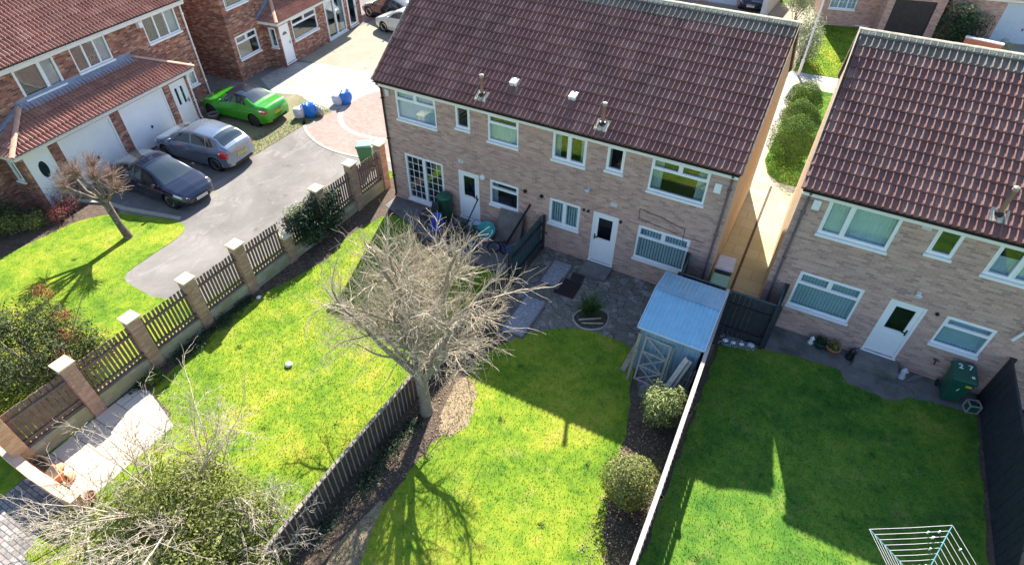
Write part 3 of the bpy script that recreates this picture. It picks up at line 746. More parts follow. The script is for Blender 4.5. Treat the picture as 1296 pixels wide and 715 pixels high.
# ------------------------------------------------------------------ red brick houses with the garage row (left) and beyond
A8 = math.radians(98)
def red_house(name, label, org, x0, x1, D, wins, doors, proj, side_right_visible=True):
    """local: x along the facade left to right, outward = -y. proj: projecting ground floor with lean-to roof"""
    h = thing(name, label, 'house', loc=org, rz=A8); F = Fr((0, 0, 0), (1, 0, 0), (0, -1, 0)); ze = 4.62
    holes = [w[:4] for w in wins+doors if w[5] == 'main']
    mb = MB(); wall_sheet(mb, F, x0, x1, G-.2, ze+.1, holes); mb.build('wall', 'brick_red', h)
    mb = MB(); B = Fr((0, D, 0), (-1, 0, 0), (0, 1, 0)); wall_sheet(mb, B, -x1, -x0, G-.2, ze+.1); mb.build('rear_wall', 'brick_red', h)
    run = D/2+.35; rise = run*.66
    for sx, nx in ((x1, 1), (x0, -1)):
        mb = MB(); S = Fr((sx, 0, 0), (0, nx, 0), (nx, 0, 0)); a, b = (0, D) if nx > 0 else (-D, 0); gable(mb, S, a, b, G-.2, ze+.12, 4.80+rise-.1)
        mb.build('gable_wall', 'brick_red', h)
    W = x1-x0+.2; L = math.hypot(run, rise)
    slope(h, (x0-.1, -.35, 4.80), (1, 0, 0), (0, run, rise), W, L, 'tile_red')
    slope(h, (x1+.1, D+.35, 4.80), (-1, 0, 0), (0, -run, rise), W, L, 'tile_red')
    mb = MB()
    for s in (1, -1):
        y = (lambda t: D/2-s*(D/2-t))
        mb.hexa([(x0-.08, y(-.3), 4.74), (x1+.08, y(-.3), 4.74), (x1+.08, D/2, 4.74+rise), (x0-.08, D/2, 4.74+rise)], [(x0-.08, y(-.3), 4.78), (x1+.08, y(-.3), 4.78), (x1+.08, D/2, 4.78+rise), (x0-.08, D/2, 4.78+rise)])
    mb.build('roof_boarding', 'wood_dark', h)
    ridge(h, (x0-.1, D/2, 4.80+rise+.05), (x1+.1, D/2, 4.80+rise+.05), mat='ridge_red')
    fascia(h, F, x0, x1, 4.79, 'fascia', 'fascia', hgt=.18, d=.27); fascia(h, B, -x1, -x0, 4.79, 'fascia', 'fascia', hgt=.18, d=.27)
    downpipe(h, F, x1-.12, 0, 4.78, 'pipe_pale', r=.04, top=.3)
    p0, p1, dd, hipl, hipr, apl, apr = proj      # projection extent and apex positions
    FP = Fr((0, -dd, 0), (1, 0, 0), (0, -1, 0)); zt = 2.42
    holes = [w[:4] for w in wins+doors if w[5] == 'proj']
    mb = MB(); wall_sheet(mb, FP, p0, p1, G-.2, zt, holes)
    SR = Fr((p1, 0, 0), (0, 1, 0), (1, 0, 0)); SLf = Fr((p0, 0, 0), (0, -1, 0), (-1, 0, 0))
    wall_sheet(mb, SR, -dd, 0, G-.2, zt, [w[:4] for w in wins if w[5] == 'sr']); wall_sheet(mb, SLf, 0, dd, G-.2, zt, [w[:4] for w in wins if w[5] == 'sl'])
    mb.build('porch_wall', 'brick_red', h)
    e, ez, az, yo = .32, 2.40, 3.30, -dd-.32
    rn, rs = dd+e, az-ez; LL = math.hypot(rn, rs); w = p1-p0+2*e
    xl, xr = p0-e, p1+e
    lim = lambda v: ((apl-xl)*v/LL if hipl else 0, (w-(xr-apr)*v/LL) if hipr else w)
    slope(h, (xl, yo, ez), (1, 0, 0), (0, rn, rs), w, LL, 'tile_red', lim=lim, name='porch_roof')
    if hipr:
        Wd = rn; V = Vector((apr-xr, 0, rs)); slope(h, (xr, yo, ez), (0, 1, 0), V, Wd, V.length, 'tile_red', lim=lambda v, L=V.length: (Wd*v/L, Wd), name='porch_roof')
        ridge(h, (xr+.02, yo-.02, ez+.06), (apr, -.03, az+.06), .10, 'ridge_red', name='hip_tiles', bed=False)
    if hipl:
        Wd = rn; V = Vector((apl-xl, 0, rs)); slope(h, (xl, 0, ez), (0, -1, 0), V, Wd, V.length, 'tile_red', lim=lambda v, L=V.length: (0, Wd*(1-v/L)), name='porch_roof')
        ridge(h, (xl-.02, yo-.02, ez+.06), (apl, -.03, az+.06), .10, 'ridge_red', name='hip_tiles', bed=False)
    mb = MB(); mb.prism([(p0, -dd), (p1, -dd), (p1, -.01), (p0, -.01)], zt-.05, zt-.02); mb.build('porch_ceiling', 'dark_room', h)
    # lead flashing where the lean-to roof meets the wall
    mb = MB(); dv = .32
    a0, a1 = (apl if hipl else xl), (apr if hipr else xr)
    mb.hexa([(a0-.05, -.30, az-.30*rs/rn+.035), (a1+.05, -.30, az-.30*rs/rn+.035), (a1+.05, -.004, az+.05), (a0-.05, -.004, az+.05)],
            [(a0-.05, -.30, az-.30*rs/rn+.055), (a1+.05, -.30, az-.30*rs/rn+.055), (a1+.05, -.004, az+.09), (a0-.05, -.004, az+.09)])
    mb.fbox(F, a0-.05, a1+.05, az+.06, az+.2, .001, .012)
    if hipl: mb.hexa([(xl-.02, -.16, ez+.08), (xl-.02, -.004, ez+.08), (apl, -.004, az+.09), (apl, -.22, az+.02)], [(xl-.02, -.16, ez+.1), (xl-.02, -.004, ez+.1), (apl, -.004, az+.12), (apl, -.22, az+.05)])
    if hipr: mb.hexa([(apr, -.22, az+.02), (apr, -.004, az+.09), (xr+.02, -.004, ez+.08), (xr+.02, -.16, ez+.08)], [(apr, -.22, az+.05), (apr, -.004, az+.12), (xr+.02, -.004, ez+.1), (xr+.02, -.16, ez+.1)])
    mb.build('lead_flashing', 'lead_flash', h)
    fascia(h, FP, p0-.25, p1+.25, ez+.02, 'fascia', 'fascia', hgt=.14, d=.26)
    mb = MB(); mb.fbox(SR, -dd-.25, -.002, ez-.18, ez-.04, .24, .26); mb.fbox(SLf, .002, dd+.25, ez-.18, ez-.04, .24, .26); mb.build('side_fascia', 'fascia', h)
    fm = {'main': F, 'proj': FP, 'sr': SR, 'sl': SLf}
    for wd in wins: window(h, fm[wd[5]], *wd[:4], **wd[4])
    for d_ in doors:
        k = dict(d_[4])
        if k.get('style') == 'garage': garage_door(h, fm[d_[5]], *d_[:4], mat='upvc')
        else: door(h, fm[d_[5]], *d_[:4], **k)
    return h, F, FP
def garage_door(h, F, u0, u1, z0, z1, mat='white_paint', name='garage_door'):
    mb = MB(); w = .07
    mb.fbox(F, u0, u0+w, z0, z1, -.09, -.005); mb.fbox(F, u1-w, u1, z0, z1, -.09, -.005); mb.fbox(F, u0+w, u1-w, z1-w, z1, -.09, -.005)
    mb.fbox(F, u0+w+.006, u1-w-.006, z0+.01, z1-w-.006, -.07, -.045)
    n = 14
    for i in range(n):
        a = u0+w+.02+(u1-u0-2*w-.04)*i/n; b = a+(u1-u0-2*w-.04)/n-.02; mb.fbox(F, a, b, z0+.05, z1-w-.05, -.05, -.040)
    d = mb.build(name, mat, h)
    mb = MB(); m = (u0+u1)/2; mb.fbox(F, m-.05, m+.05, z0+.82, z0+.90, -.04, -.02); mb.fbox(F, m-.012, m+.012, z0+.78, z0+.94, -.02, -.005); mb.build('handle', 'metal_black', d)
C3 = (-17.05, 2.55, 0)
# facade coordinates: x = -s
wins3 = [(-2.32, -.42, 3.45, 4.52, dict(style='three', curt='right'), 'main'),
         (-5.92, -4.24, 3.50, 4.52, dict(style='three', curt='right'), 'main'),
         (-8.30, -6.62, 3.40, 4.52, dict(style='two', split=.62, curt='right'), 'main'),
         (-1.42, -.50, .92, 1.98, dict(style='two', curt='net'), 'main'),
         (-14.2, -12.5, .85, 2.05, dict(style='two', curt='side'), 'main'),
         (-13.9, -12.3, 3.45, 4.52, dict(style='two', curt='side'), 'main'),
         (.32, .72, 1.1, 1.95, dict(style='one'), 'sl')]
doors3 = [(-3.10, -2.18, 0, 2.05, dict(style='two_slots'), 'proj'), (-5.86, -3.48, -.1, 2.08, dict(style='garage'), 'proj'),
          (-8.72, -6.32, -.1, 2.08, dict(style='garage'), 'proj'), (-10.12, -9.12, 0, 2.1, dict(style='oval'), 'proj')]
h3, F3, FP3 = red_house('red_brick_house', 'red brick house at the top left with two white garage doors', C3, -18.5, 0, 8, wins3, doors3,
                   (-10.25, -2.02, 1.12, True, True, -8.66, -3.5))
mb = MB(); mb.fbox(F3, -2.62, -2.46, 4.25, 4.5, 0, .2); mb.build('wall_box', 'plastic_white', h3)
mb = MB()   # star hanging in the window
st = [F3.P(-5.05+.17*(1 if i % 2 == 0 else .45)*math.sin(i*PI/5), 3.82+.17*(1 if i % 2 == 0 else .45)*math.cos(i*PI/5), -.13) for i in range(11)]
mb.tube(st, .014, 5, False); mb.build('star_ornament', 'twig_white', h3)
downpipe(h3, FP3, -2.06, 0, 2.45, 'pipe_pale', r=.035, top=.28)
C4 = C3
wins4 = [(2.62, 4.25, 3.50, 4.52, dict(style='trans2', curt='side'), 'main'), (6.4, 8.6, 3.50, 4.52, dict(style='trans2', curt='side'), 'main'), (10.2, 12, 3.50, 4.52, dict(style='trans2'), 'main'),
         (2.62, 4.28, .92, 2.10, dict(style='trans2'), 'main'), (.38, .86, .95, 2.0, dict(style='one', curt='net'), 'sl'),
         (5.98, 8.30, .95, 2.12, dict(style='trans2'), 'proj'), (9.15, 11.15, -.05, 2.12, dict(style='two', curt='side', sill=True), 'proj')]
doors4 = [(4.88, 5.72, 0, 2.05, dict(style='fan'), 'proj'), (11.5, 12.5, -.05, 2.12, dict(style='full'), 'proj')]
h4, F4, FP4 = red_house('red_brick_house', 'red brick house with large french windows behind the green car', C4, 2.32, 13.1, 8, wins4, doors4,
                   (4.78, 12.95, 1.02, True, False, 5.9, 12))
# ------------------------------------------------------------------ ground, lawns, paving
def S(name, pts, lvl, mat, **k): return sheet(name, pts, G+.004*lvl, mat, **k)
S('ground', [(-160, -120), (160, -120), (160, 200), (-160, 200)], -1, 'grass_rough')
S('road', [(-15.9, -9.5), (-4.3, -9.5), (-4.3, 1.5), (-3.45, 1.5), (-3.45, 7.2), (-3.4, 12), (10, 19.2), (40, 20), (40, 22), (-6, 23), (-16, 40), (-60, 40), (-60, 3), (-17, 3)], 0, 'asphalt')
S('driveway', [(-17.5, 8.6), (-15.2, 8.8), (-12.2, 9.1), (-9.5, 8.9), (-6, 7.9), (-3.5, 8.2), (-3.5, 20), (-8, 26), (-17.5, 24)], 1, 'tarmac_warm', smooth=0)
S('courtyard', [(-16.9, 5.6), (-14.9, 4.6), (-13.6, 5.0), (-11.2, 3.0), (-10.9, 2.7), (-9.6, 2.0), (-4, 2.0), (-4, 7.9), (-6, 8.0), (-9.5, 9.0), (-12.2, 9.2), (-15.2, 8.9), (-17, 8.2)], 2, 'cobble_paving')
cx, cy = -7.9, 6.1
arc = lambda r, a, b, n: [(cx+r*math.cos(math.radians(a+(b-a)*i/n)), cy+r*math.sin(math.radians(a+(b-a)*i/n))) for i in range(n+1)]
S('red_paving', [(-10.65, 5.0)]+arc(4.5, 225, 330, 24)+[(-4.0, 3.8), (-4.0, 5.8), (-8, 6.1), (-9.9, 7.1)], 3, 'red_paving')
S('kerb_ring', arc(2.95, 150, 325, 30)+arc(2.70, 325, 150, 30), 4, 'concrete')
S('red_paving', arc(2.70, 150, 325, 30)+[(-4.0, 4.8), (-4.0, 7.6)], 5, 'red_paving')
S('front_paving', [(-3.4, 7.5), (9.13, 7.5), (9.13, 19.9), (-3.4, 19.8)], 3, 'concrete')
S('paving_edge', arc(4.62, 222, 312, 30)+arc(4.48, 312, 222, 30), 4, 'concrete')
_, gp = S('grass_verge', [(-14.6, -.35), (-12.6, -.95), (-11.1, -1.3), (-10.9, -.2), (-10.95, 1.4), (-11.0, 2.6), (-10.8, 3.8), (-10.9, 4.6), (-12.5, 4.75), (-13.7, 5.05), (-14.8, 4.3), (-15.6, 2.5), (-15.3, .6)], 4, 'parched', smooth=5, jit=.03)
blades('grass', [(-14.6, -.35), (-12.6, -.95), (-11.1, -1.3), (-10.9, -.2), (-10.95, 1.4), (-11.0, 2.6), (-10.8, 3.8), (-10.9, 4.5), (-11.4, 4.5), (-11.9, 3.2), (-12.0, 1.2), (-12.3, .3), (-14.3, .2)], 'blade_rough', 320, (.03, .08), .016, G+.012, 11, label='rough parched grass round the green car')
_, fl = S('front_lawn', [(-4.45, -9.1), (-6.9, -8.72), (-8.5, -8.55), (-8.75, -7.4), (-8.8, -6.2), (-9.1, -5.62), (-9.8, -5.5), (-11.09, -5.9), (-12.1, -6.25), (-12.95, -7.3), (-13.15, -8.5), (-13.25, -10), (-13.3, -14), (-12, -22), (-4.45, -22)], 3, 'grass_lawn', smooth=4)
blades('grass', [p for p in fl if p[1] > -15], 'blade_lawn', 300, (.015, .03), .011, G+.01, 12, label='mown bright green grass of the front garden by the small pollarded tree')
S('flower_bed', [(-14.9, -6.9), (-12.95, -5.9), (-12.1, -6.2), (-12.95, -7.3), (-13.15, -8.5), (-13.25, -10), (-13.3, -14), (-19, -14), (-18.5, -9), (-15.5, -8)], 2, 'soil')
mb = MB()
for a, b in (((-14.7, -6.75), (-13.2, -6.05)), ((-13.2, -6.05), (-12.1, -5.95)), ((-12.1, -5.95), (-9.7, -5.35))): mb.bar((*a, G+.03), (*b, G+.03), .16, .1)
tag(mb.build('kerb', 'concrete'), kind='structure')
# gardens
S('garden_soil', [(-4.4, -16), (17.4, -16), (17.4, 0.1), (-3.5, 0.1), (-3.5, 1.4), (-4.4, 1.4)], 1, 'soil')
_, l1 = S('lawn', [(-3.4, -11.3), (-3.62, -10.6), (-3.70, -9.6), (-3.82, -8.5), (-3.85, -7.2), (-3.55, -6.1), (-3.3, -5.2), (-3.15, -4.4), (-3.35, -3.2), (-3.2, -2.0), (-2.8, -1.2), (-2.0, -1.2), (-.8, -2.0), (.8, -2.3), (2.95, -2.4), (3.02, -6), (3.0, -10), (3.0, -15.6), (-2, -15.6), (-2.1, -11.9)], 3, 'grass_lawn', smooth=4, jit=.035)
blades('grass', l1, 'blade_lawn', 420, (.02, .055), .011, G+.01, 13, label='thick yellow green grass of the left back garden')
S('patio', [(-4.02, -14.15), (-4.02, -11.45), (-3.55, -11.28), (-1.98, -11.72), (-1.98, -14.15)], 4, 'slab_paving')
S('rear_patio', [(-3.4, -.75), (-2.4, -1.1), (-.8, -1.7), (.8, -2.0), (3.0, -2.1), (3.0, 0), (-3.4, 0)], 4, 'concrete_dark')
_, l2 = S('lawn', [(4.45, -12.6), (4.28, -11.2), (4.35, -10.4), (4.35, -9.6), (4.4, -8.8), (4.6, -8.0), (4.4, -7.0), (4.0, -6.4), (3.98, -5.7), (4.4, -4.75), (5.15, -3.75), (6.2, -3.12), (7.5, -3.05), (8.1, -3.5), (8.35, -4.6), (8.65, -5.6), (8.80, -6.4), (9.02, -7.8), (9.29, -8.95), (9.50, -9.6), (9.6, -12.6)], 3, 'grass_lawn', smooth=4, jit=.04)
blades('grass', l2, 'blade_lawn', 420, (.018, .045), .011, G+.01, 14, label='bright green grass of the middle back garden')
_, bp_ = S('bare_patch', [(4.3, -8.5), (4.1, -7.7), (3.85, -6.9), (4.0, -6.45), (4.4, -6.7), (4.72, -7.2), (4.9, -7.8), (4.65, -8.4)], 4, 'soil_pale', smooth=4, jit=.09)
_, bp2 = S('bare_patch', [(4.1, -12.6), (4.05, -11.5), (4.25, -10.7), (4.5, -11.4), (4.7, -12.2), (4.8, -12.8)], 4, 'soil_pale', smooth=4, jit=.03)
S('crazy_paving', [(3.35, -.02), (9.75, -.02), (9.75, -4.9), (8.6, -4.7), (8.15, -3.5), (7.5, -3.05), (6.2, -3.12), (5.15, -3.75), (4.4, -4.75), (3.9, -4.6), (3.35, -3)], 2, 'crazy_paving')
S('gravel_bed', [(3.98, -.5), (4.70, -.46), (4.72, -1.85), (4.02, -1.85)], 4, 'gravel'); S('gravel_bed', [(3.94, -2.62), (4.70, -2.58), (4.74, -4.4), (3.95, -4.45)], 4, 'gravel')
mb = MB()
for q in ([(3.98, -.5), (4.70, -.46), (4.72, -1.85), (4.02, -1.85)], [(3.94, -2.62), (4.70, -2.58), (4.74, -4.4), (3.95, -4.45)]):
    for i in range(4): a, b = q[i], q[(i+1) % 4]; mb.bar((*a, G+.03), (*b, G+.03), .05, .08)
tag(mb.build('bed_edging', 'concrete_dark'), kind='structure')
_, gb = sheet('planting_bed', [(5.72, -2.75), (6.02, -2.12), (6.66, -2.12), (6.78, -2.7), (6.45, -3.05), (6.05, -3.1)], G+.016, 'soil', smooth=3)
mb = MB()
pl = [(*p, G+.035) for p in gb]+[(*gb[0], G+.035)]; mb.tube(pl, .035, 5); tag(mb.build('bed_edging', 'concrete'), kind='structure')
_, l3 = S('lawn', [(10.25, -13), (10.15, -1.75), (11.2, -1.25), (12.4, -1.0), (13.5, -.95), (13.75, -1.35), (15.0, -1.45), (15.35, -1.05), (16.4, -.85), (17.05, -.8), (17.12, -7), (17.15, -13)], 3, 'grass_mid', jit=.045)
blades('grass', l3, 'blade_mid', 420, (.018, .045), .011, G+.01, 15, label='mown grass of the right back garden under the rotary airer')
S('rear_path', [(10.2, -1.9), (11.2, -1.3), (12.4, -1.02), (13.5, -.97), (13.75, -1.38), (15.0, -1.48), (15.35, -1.08), (16.4, -.88), (17.05, -.83), (17.05, 0), (10.8, 0)], 2, 'concrete_dark')
mb = MB(); mb.box(13.8, 14.98, -.62, -.004, G, .10); tag(mb.build('doorstep', 'concrete_dark', bevel=.02), kind='structure')
mb = MB(); mb.box(5.0, 6.0, -.78, -.004, G, -.02); tag(mb.build('doorstep', 'concrete_dark', bevel=.02), kind='structure')
mb = MB(); mb.box(-.4, .7, -.6, -.004, G, -.04); tag(mb.build('doorstep', 'concrete_dark', bevel=.02), kind='structure')
# passage between the houses and what lies beyond
S('passage', [(9.14, -1.15), (10.77, -1.15), (10.77, 7.5), (12.5, 7.5), (12.5, 20), (9.14, 20)], 3, 'passage_slabs')
mb = MB(); mb.box(9.84, 9.93, -1.1, 8.3, G+.013, G+.018); tag(mb.build('drain_channel', 'soil'), kind='structure')
_, pg = S('grass_strip', [(9.2, 10.4), (9.25, 12), (9.3, 19.3), (11.6, 19.3), (11.6, 8.9), (10.8, 8.75), (10.1, 8.7), (9.5, 9.3)], 5, 'grass_mid', jit=.02)
S('pavement', [(-3.4, 19.8), (8.4, 19.9), (12, 20.1), (40, 22), (40, 24.2), (12, 21.6), (8.4, 21.3), (-3.4, 21.3)], 4, 'concrete')
_, bl = S('far_lawn', [(8.7, 21.4), (12.2, 21.7), (15.5, 22.2), (15.5, 31.2), (8.7, 30)], 5, 'grass_lawn')
blades('grass', pg+[], 'blade_mid', 300, (.03, .06), .016, G+.02, 16, label='short grass strip round the clipped conifers')
blades('grass', bl, 'blade_lawn', 220, (.04, .08), .022, G+.02, 17, label='sunlit grass of the far front garden behind the lamp post')
S('far_drive', [(-4, 21.3), (8.7, 21.4), (8.7, 34), (-4, 34)], 3, 'tarmac_warm'); S('far_drive', [(15.5, 22), (40, 23), (40, 45), (15.5, 36)], 3, 'tarmac_warm')
S('brick_path', [(-8, -19), (-8, -14.32), (-1.7, -14.32), (-.2, -15.2), (0.5, -19)], 2, 'block_paving')
S('hedge_strip', [(-4.4, -9.6), (-4.4, 1.5), (-4.85, 1.4), (-5.0, -3), (-5.1, -8.7)], 4, 'grass_rough', jit=.04)
for _p, _s in ((bp_, 18), (bp2, 19)): blades('grass', _p, 'blade_lawn', 330, (.02, .05), .013, G+.018, _s, label='sparse grass growing in the worn earth patch ' + ('by the bare tree' if _s == 18 else 'at the bottom edge'))

_w = [(-1.5,-6.2),(.9,-4.1),(-2.6,-8.9),(1.8,-9.6),(.2,-10.6),(-.4,-3.4),(5.6,-7.3),(7.9,-9.4),(6.4,-10.6),(5.2,-5.4),(8.2,-7.4),(12.2,-5.6),(14.6,-3.6),(11.3,-8.4),(16.1,-5.2),(-6.2,-9.9),(-10.9,-8.8)]
bl_ = [(x, y, G+.01, .10+.07*((i*7) % 5)/5, .10+.06*((i*3) % 4)/4, .035) for i, (x, y) in enumerate(_w)]
tag(leafcloud('weeds', 'leaf_topiary', None, bl_, 1500, .026, 91, .6, 1.2), label='broad leaved weed tufts scattered over the lawns', kind='stuff')
_c = [(3.6+.37*i % 6, -.4-.53*i % 3.6) for i in range(26)]
tag(leafcloud('moss', 'leaf_ivy', None, [(3.5+(i*.83) % 6.0, -.3-(i*1.37) % 3.2, G+.008, .13, .03, .02) for i in range(40)], 1500, .014, 92, .6, 1.2), label='moss and small weeds in the joints of the crazy paving', kind='stuff')
# ------------------------------------------------------------------ garden wall with brick pillars and picket panels (left)
gw = thing('garden_wall', 'long low stone wall with tall brick pillars and dark picket panels between the driveway and the left lawn', 'wall')
PY = [-14.2, -12.38, -10.52, -8.72, -6.88, -5.06, -3.24, -1.42, .30]; PX = -4.2; ptop = 1.86
for i, y in enumerate(PY):
    mb = MB(); w = .17; low = (i == 5); t = .95 if low else (1.80 if i < 7 else 1.86)
    mb.box(PX-w, PX+w, y-w, y+w, G-.1, t); p = mb.build('pillar', 'brick_pillar' if i else 'brick_orange', gw, bevel=.008)
    mb = MB(); c = .215; mb.hexa([(PX-c, y-c, t), (PX+c, y-c, t), (PX+c, y+c, t), (PX-c, y+c, t)], [(PX-c, y-c, t+.05), (PX+c, y-c, t+.05), (PX+c, y+c, t+.05), (PX-c, y+c, t+.05)])
    mb.hexa([(PX-c, y-c, t+.05), (PX+c, y-c, t+.05), (PX+c, y+c, t+.05), (PX-c, y+c, t+.05)], [(PX-.03, y-.03, t+.09), (PX+.03, y-.03, t+.09), (PX+.03, y+.03, t+.09), (PX-.03, y+.03, t+.09)])
    mb.build('cap', 'cap_stone', p, bevel=.01)
for i, (a, b) in enumerate(zip(PY, PY[1:])):
    a, b = a+.17, b-.17
    mb = MB(); mb.box(PX-.11, PX+.11, a, b, G-.1, .34); mb.build('dwarf_wall', 'stone_mossy', gw, bevel=.015)
    mb = MB(); n = int((b-a)/(.115 if i else .13)); wd = .037 if i else .056
    for k in range(n):
        y = a+(b-a)*(k+.5)/n; h_ = 1.60+random.uniform(-.012, .012); ln = random.uniform(-.006, .006)
        mb.hexa([(PX-.006, y-wd, .40), (PX+.014, y-wd, .40), (PX+.014, y+wd, .40), (PX-.006, y+wd, .40)], [(PX-.006, y-wd+ln, h_), (PX+.014, y-wd+ln, h_), (PX+.014, y+wd+ln, h_), (PX-.006, y+wd+ln, h_)])
    for z in (.52, 1.30): mb.box(PX+.015, PX+.06, a, b, z, z+.07)
    mb.box(PX-.03, PX+.05, a, b, .342, .39)
    mb.build('picket_panel', 'wood_brown', gw)
# orange wall closing the patio at the bottom left
ow = thing('brick_wall', 'low orange brick wall with pale coping running along the small slab patio at the bottom left', 'wall')
mb = MB()
pts = [(-7.2, -14.12), (-6, -14.22), (-5, -14.32), (-4.2, -14.38), (-3.2, -14.40), (-2.2, -14.36), (-1.72, -14.30)]
for (a, b) in zip(pts, pts[1:]): mb.hexa([(a[0], a[1]-.10, G-.1), (b[0], b[1]-.10, G-.1), (b[0], b[1]+.10, G-.1), (a[0], a[1]+.10, G-.1)], [(a[0], a[1]-.10, .42), (b[0], b[1]-.10, .42), (b[0], b[1]+.10, .42), (a[0], a[1]+.10, .42)])
mb.build('wall', 'brick_orange', ow)
mb = MB()
for (a, b) in zip(pts, pts[1:]): mb.hexa([(a[0], a[1]-.13, .42), (b[0], b[1]-.13, .42), (b[0], b[1]+.13, .42), (a[0], a[1]+.13, .42)], [(a[0], a[1]-.12, .47), (b[0], b[1]-.12, .47), (b[0], b[1]+.12, .47), (a[0], a[1]+.12, .47)])
mb.build('coping', 'coping', ow)
tr = thing('planter_trough', 'narrow terracotta trough lying against the orange wall by the slab patio', 'planter')
mb = MB(); mb.hexa([(-3.92, -14.22, G+.01), (-3.0, -14.24, G+.01), (-3.0, -14.02, G+.01), (-3.92, -14.0, G+.01)], [(-3.96, -14.26, .12), (-2.96, -14.27, .12), (-2.96, -13.98, .12), (-3.96, -13.96, .12)]); mb.build('trough', 'terracotta', tr, bevel=.015)
mb = MB(); mb.box(-3.9, -3.02, -14.21, -14.02, .121, .128); mb.build('compost', 'soil', tr)
def pot(name, label, x, y, r, h, mat='terracotta', tilt=0, cat='flower pot', plant=None, group=None):
    t = thing(name, label, cat, (x, y, G+.012), group=group); t.rotation_euler = (tilt, tilt*.4, 0)
    if tilt: t.location.z += r*.75
    mb = MB(); mb.lathe((0, 0, 0), [(r*.68, 0), (r*.96, h*.82), (r*1.06, h*.82), (r*1.06, h), (r*.92, h), (r*.88, h*.78), (0.01, h*.76)], 18); mb.build('pot', mat, t, True)
    mb = MB(); mb.cyl((0, 0, h*.765), r*.86, .01, 16); mb.build('compost', 'soil', t)
    if plant: leafcloud('foliage', plant, t, [(0, 0, h+r*.3, r*1.1, r*1.1, r*.8)], 160, .045, int(x*50) % 97)
    return t
pot('flower_pot', 'terracotta pot tipped on its side nearest the pillar on the slab patio', -3.35, -13.85, .11, .18, tilt=1.3)
pot('flower_pot', 'terracotta pot tipped over beside the end of the orange wall', -2.85, -13.88, .12, .2, tilt=1.15)
pot('flower_pot', 'upright terracotta pot at the far end of the orange wall', -1.9, -14.05, .13, .22)

# ------------------------------------------------------------------ picket fence between left and middle gardens
def batten_fence(name, label, pts):
    t = thing(name, label, 'fence')
    for a, b in zip(pts, pts[1:]):
        a, b = Vector((*a, G)), Vector((*b, G)); L = (b-a).length; u = (b-a)/L; nn = Vector((u.y, -u.x, 0)); mb = MB(); n = int(L/.15)
        for k in range(n):
            p, q = a+u*(L*k/n+.002), a+u*(L*(k+1)/n-.002); z = Vector((0, 0, .93+random.uniform(-.01, .01))); o = nn*.004*(k % 2)
            mb.hexa([p+o-nn*.014, p+o, q+o, q+o-nn*.014], [p+o-nn*.014+z, p+o+z, q+o+z, q+o-nn*.014+z])
        mb.build('boards', 'wood_dark', t)
        mb = MB()
        for k in range(n):
            c = a+u*(L*(k+.5)/n); h_ = random.uniform(1.07, 1.15); ln = u*random.uniform(-.015, .015); w_ = u*.015
            z = Vector((0, 0, h_)); mb.hexa([c-w_+nn*.008, c-w_+nn*.024, c+w_+nn*.024, c+w_+nn*.008], [c-w_+nn*.008+z+ln, c-w_+nn*.024+z+ln, c+w_+nn*.024+z+ln, c+w_+nn*.008+z+ln])
        mb.build('pickets', 'wood_grey', t)
        mb = MB(); mb.bar(a-nn*.04+Vector((0, 0, .955)), b-nn*.04+Vector((0, 0, .955)), .09, .04); mb.build('top_rail', 'wood_grey', t)
        mb = MB(); mb.bar(a-nn*.035+Vector((0, 0, .3)), b-nn*.035+Vector((0, 0, .3)), .04, .07); mb.build('rail', 'wood_grey', t)
def picket_fence(name, label, pts, h0, h1, mat, gap=.145, pw=.055, rails=(.25, .8), post=1.8, postmat=None, top_rail=None, cat='fence'):
    t = thing(name, label, cat); L = [0]
    for a, b in zip(pts, pts[1:]): L.append(L[-1]+math.dist(a, b))
    def at(s):
        for i in range(len(pts)-1):
            if s <= L[i+1] or i == len(pts)-2:
                u = (s-L[i])/(L[i+1]-L[i]); return (pts[i][0]+(pts[i+1][0]-pts[i][0])*u, pts[i][1]+(pts[i+1][1]-pts[i][1])*u), math.atan2(pts[i+1][1]-pts[i][1], pts[i+1][0]-pts[i][0])
    n = int(L[-1]/gap); mb = MB()
    for k in range(n):
        (x, y), a = at((k+.5)*L[-1]/n); u = Vector((math.cos(a), math.sin(a), 0)); nn = Vector((-u.y, u.x, 0)); ht = h0+(h1-h0)*k/n+random.uniform(-.025, .015)
        c = Vector((x, y, G)); ln = u*random.uniform(-.012, .012)
        mb.hexa([c-u*pw+nn*.0, c+u*pw+nn*.0, c+u*pw+nn*.018, c-u*pw+nn*.018], [c-u*pw+ln+Vector((0, 0, ht)), c+u*pw+ln+Vector((0, 0, ht)), c+u*pw+ln+nn*.018+Vector((0, 0, ht)), c-u*pw+ln+nn*.018+Vector((0, 0, ht))])
    mb.build('pickets', mat, t)
    for z in rails:
        mb = MB()
        for i in range(len(pts)-1):
            a, b = Vector((*pts[i], G+z)), Vector((*pts[i+1], G+z)); d = (b-a).normalized(); nn = Vector((-d.y, d.x, 0)); mb.bar(a-nn*.025, b-nn*.025, .04, .075)
        mb.build('rail', postmat or mat, t)
    m = int(L[-1]/post)+1
    for k in range(m):
        (x, y), a = at(min(L[-1], k*L[-1]/(m-1) if m > 1 else 0)); nn = Vector((-math.sin(a), math.cos(a), 0)); hh = h0+(h1-h0)*k/m+.06
        mb = MB(); c = Vector((x, y, 0))-nn*.075; mb.box(c.x-.04, c.x+.04, c.y-.04, c.y+.04, G-.05, G+hh); mb.build('post', postmat or mat, t, bevel=.006)
    if top_rail:
        mb = MB()
        for i in range(len(pts)-1): mb.bar((*pts[i], G+h0+.02), (*pts[i+1], G+h1+.02), top_rail, .04)
        mb.build('top_rail', postmat or mat, t)
    return t
batten_fence('picket_fence', 'dark boarded fence with pale pickets running from the bare tree towards the evergreen shrub', [(3.20, -13.1), (3.16, -11.6), (3.14, -10.0), (3.17, -7.68)])
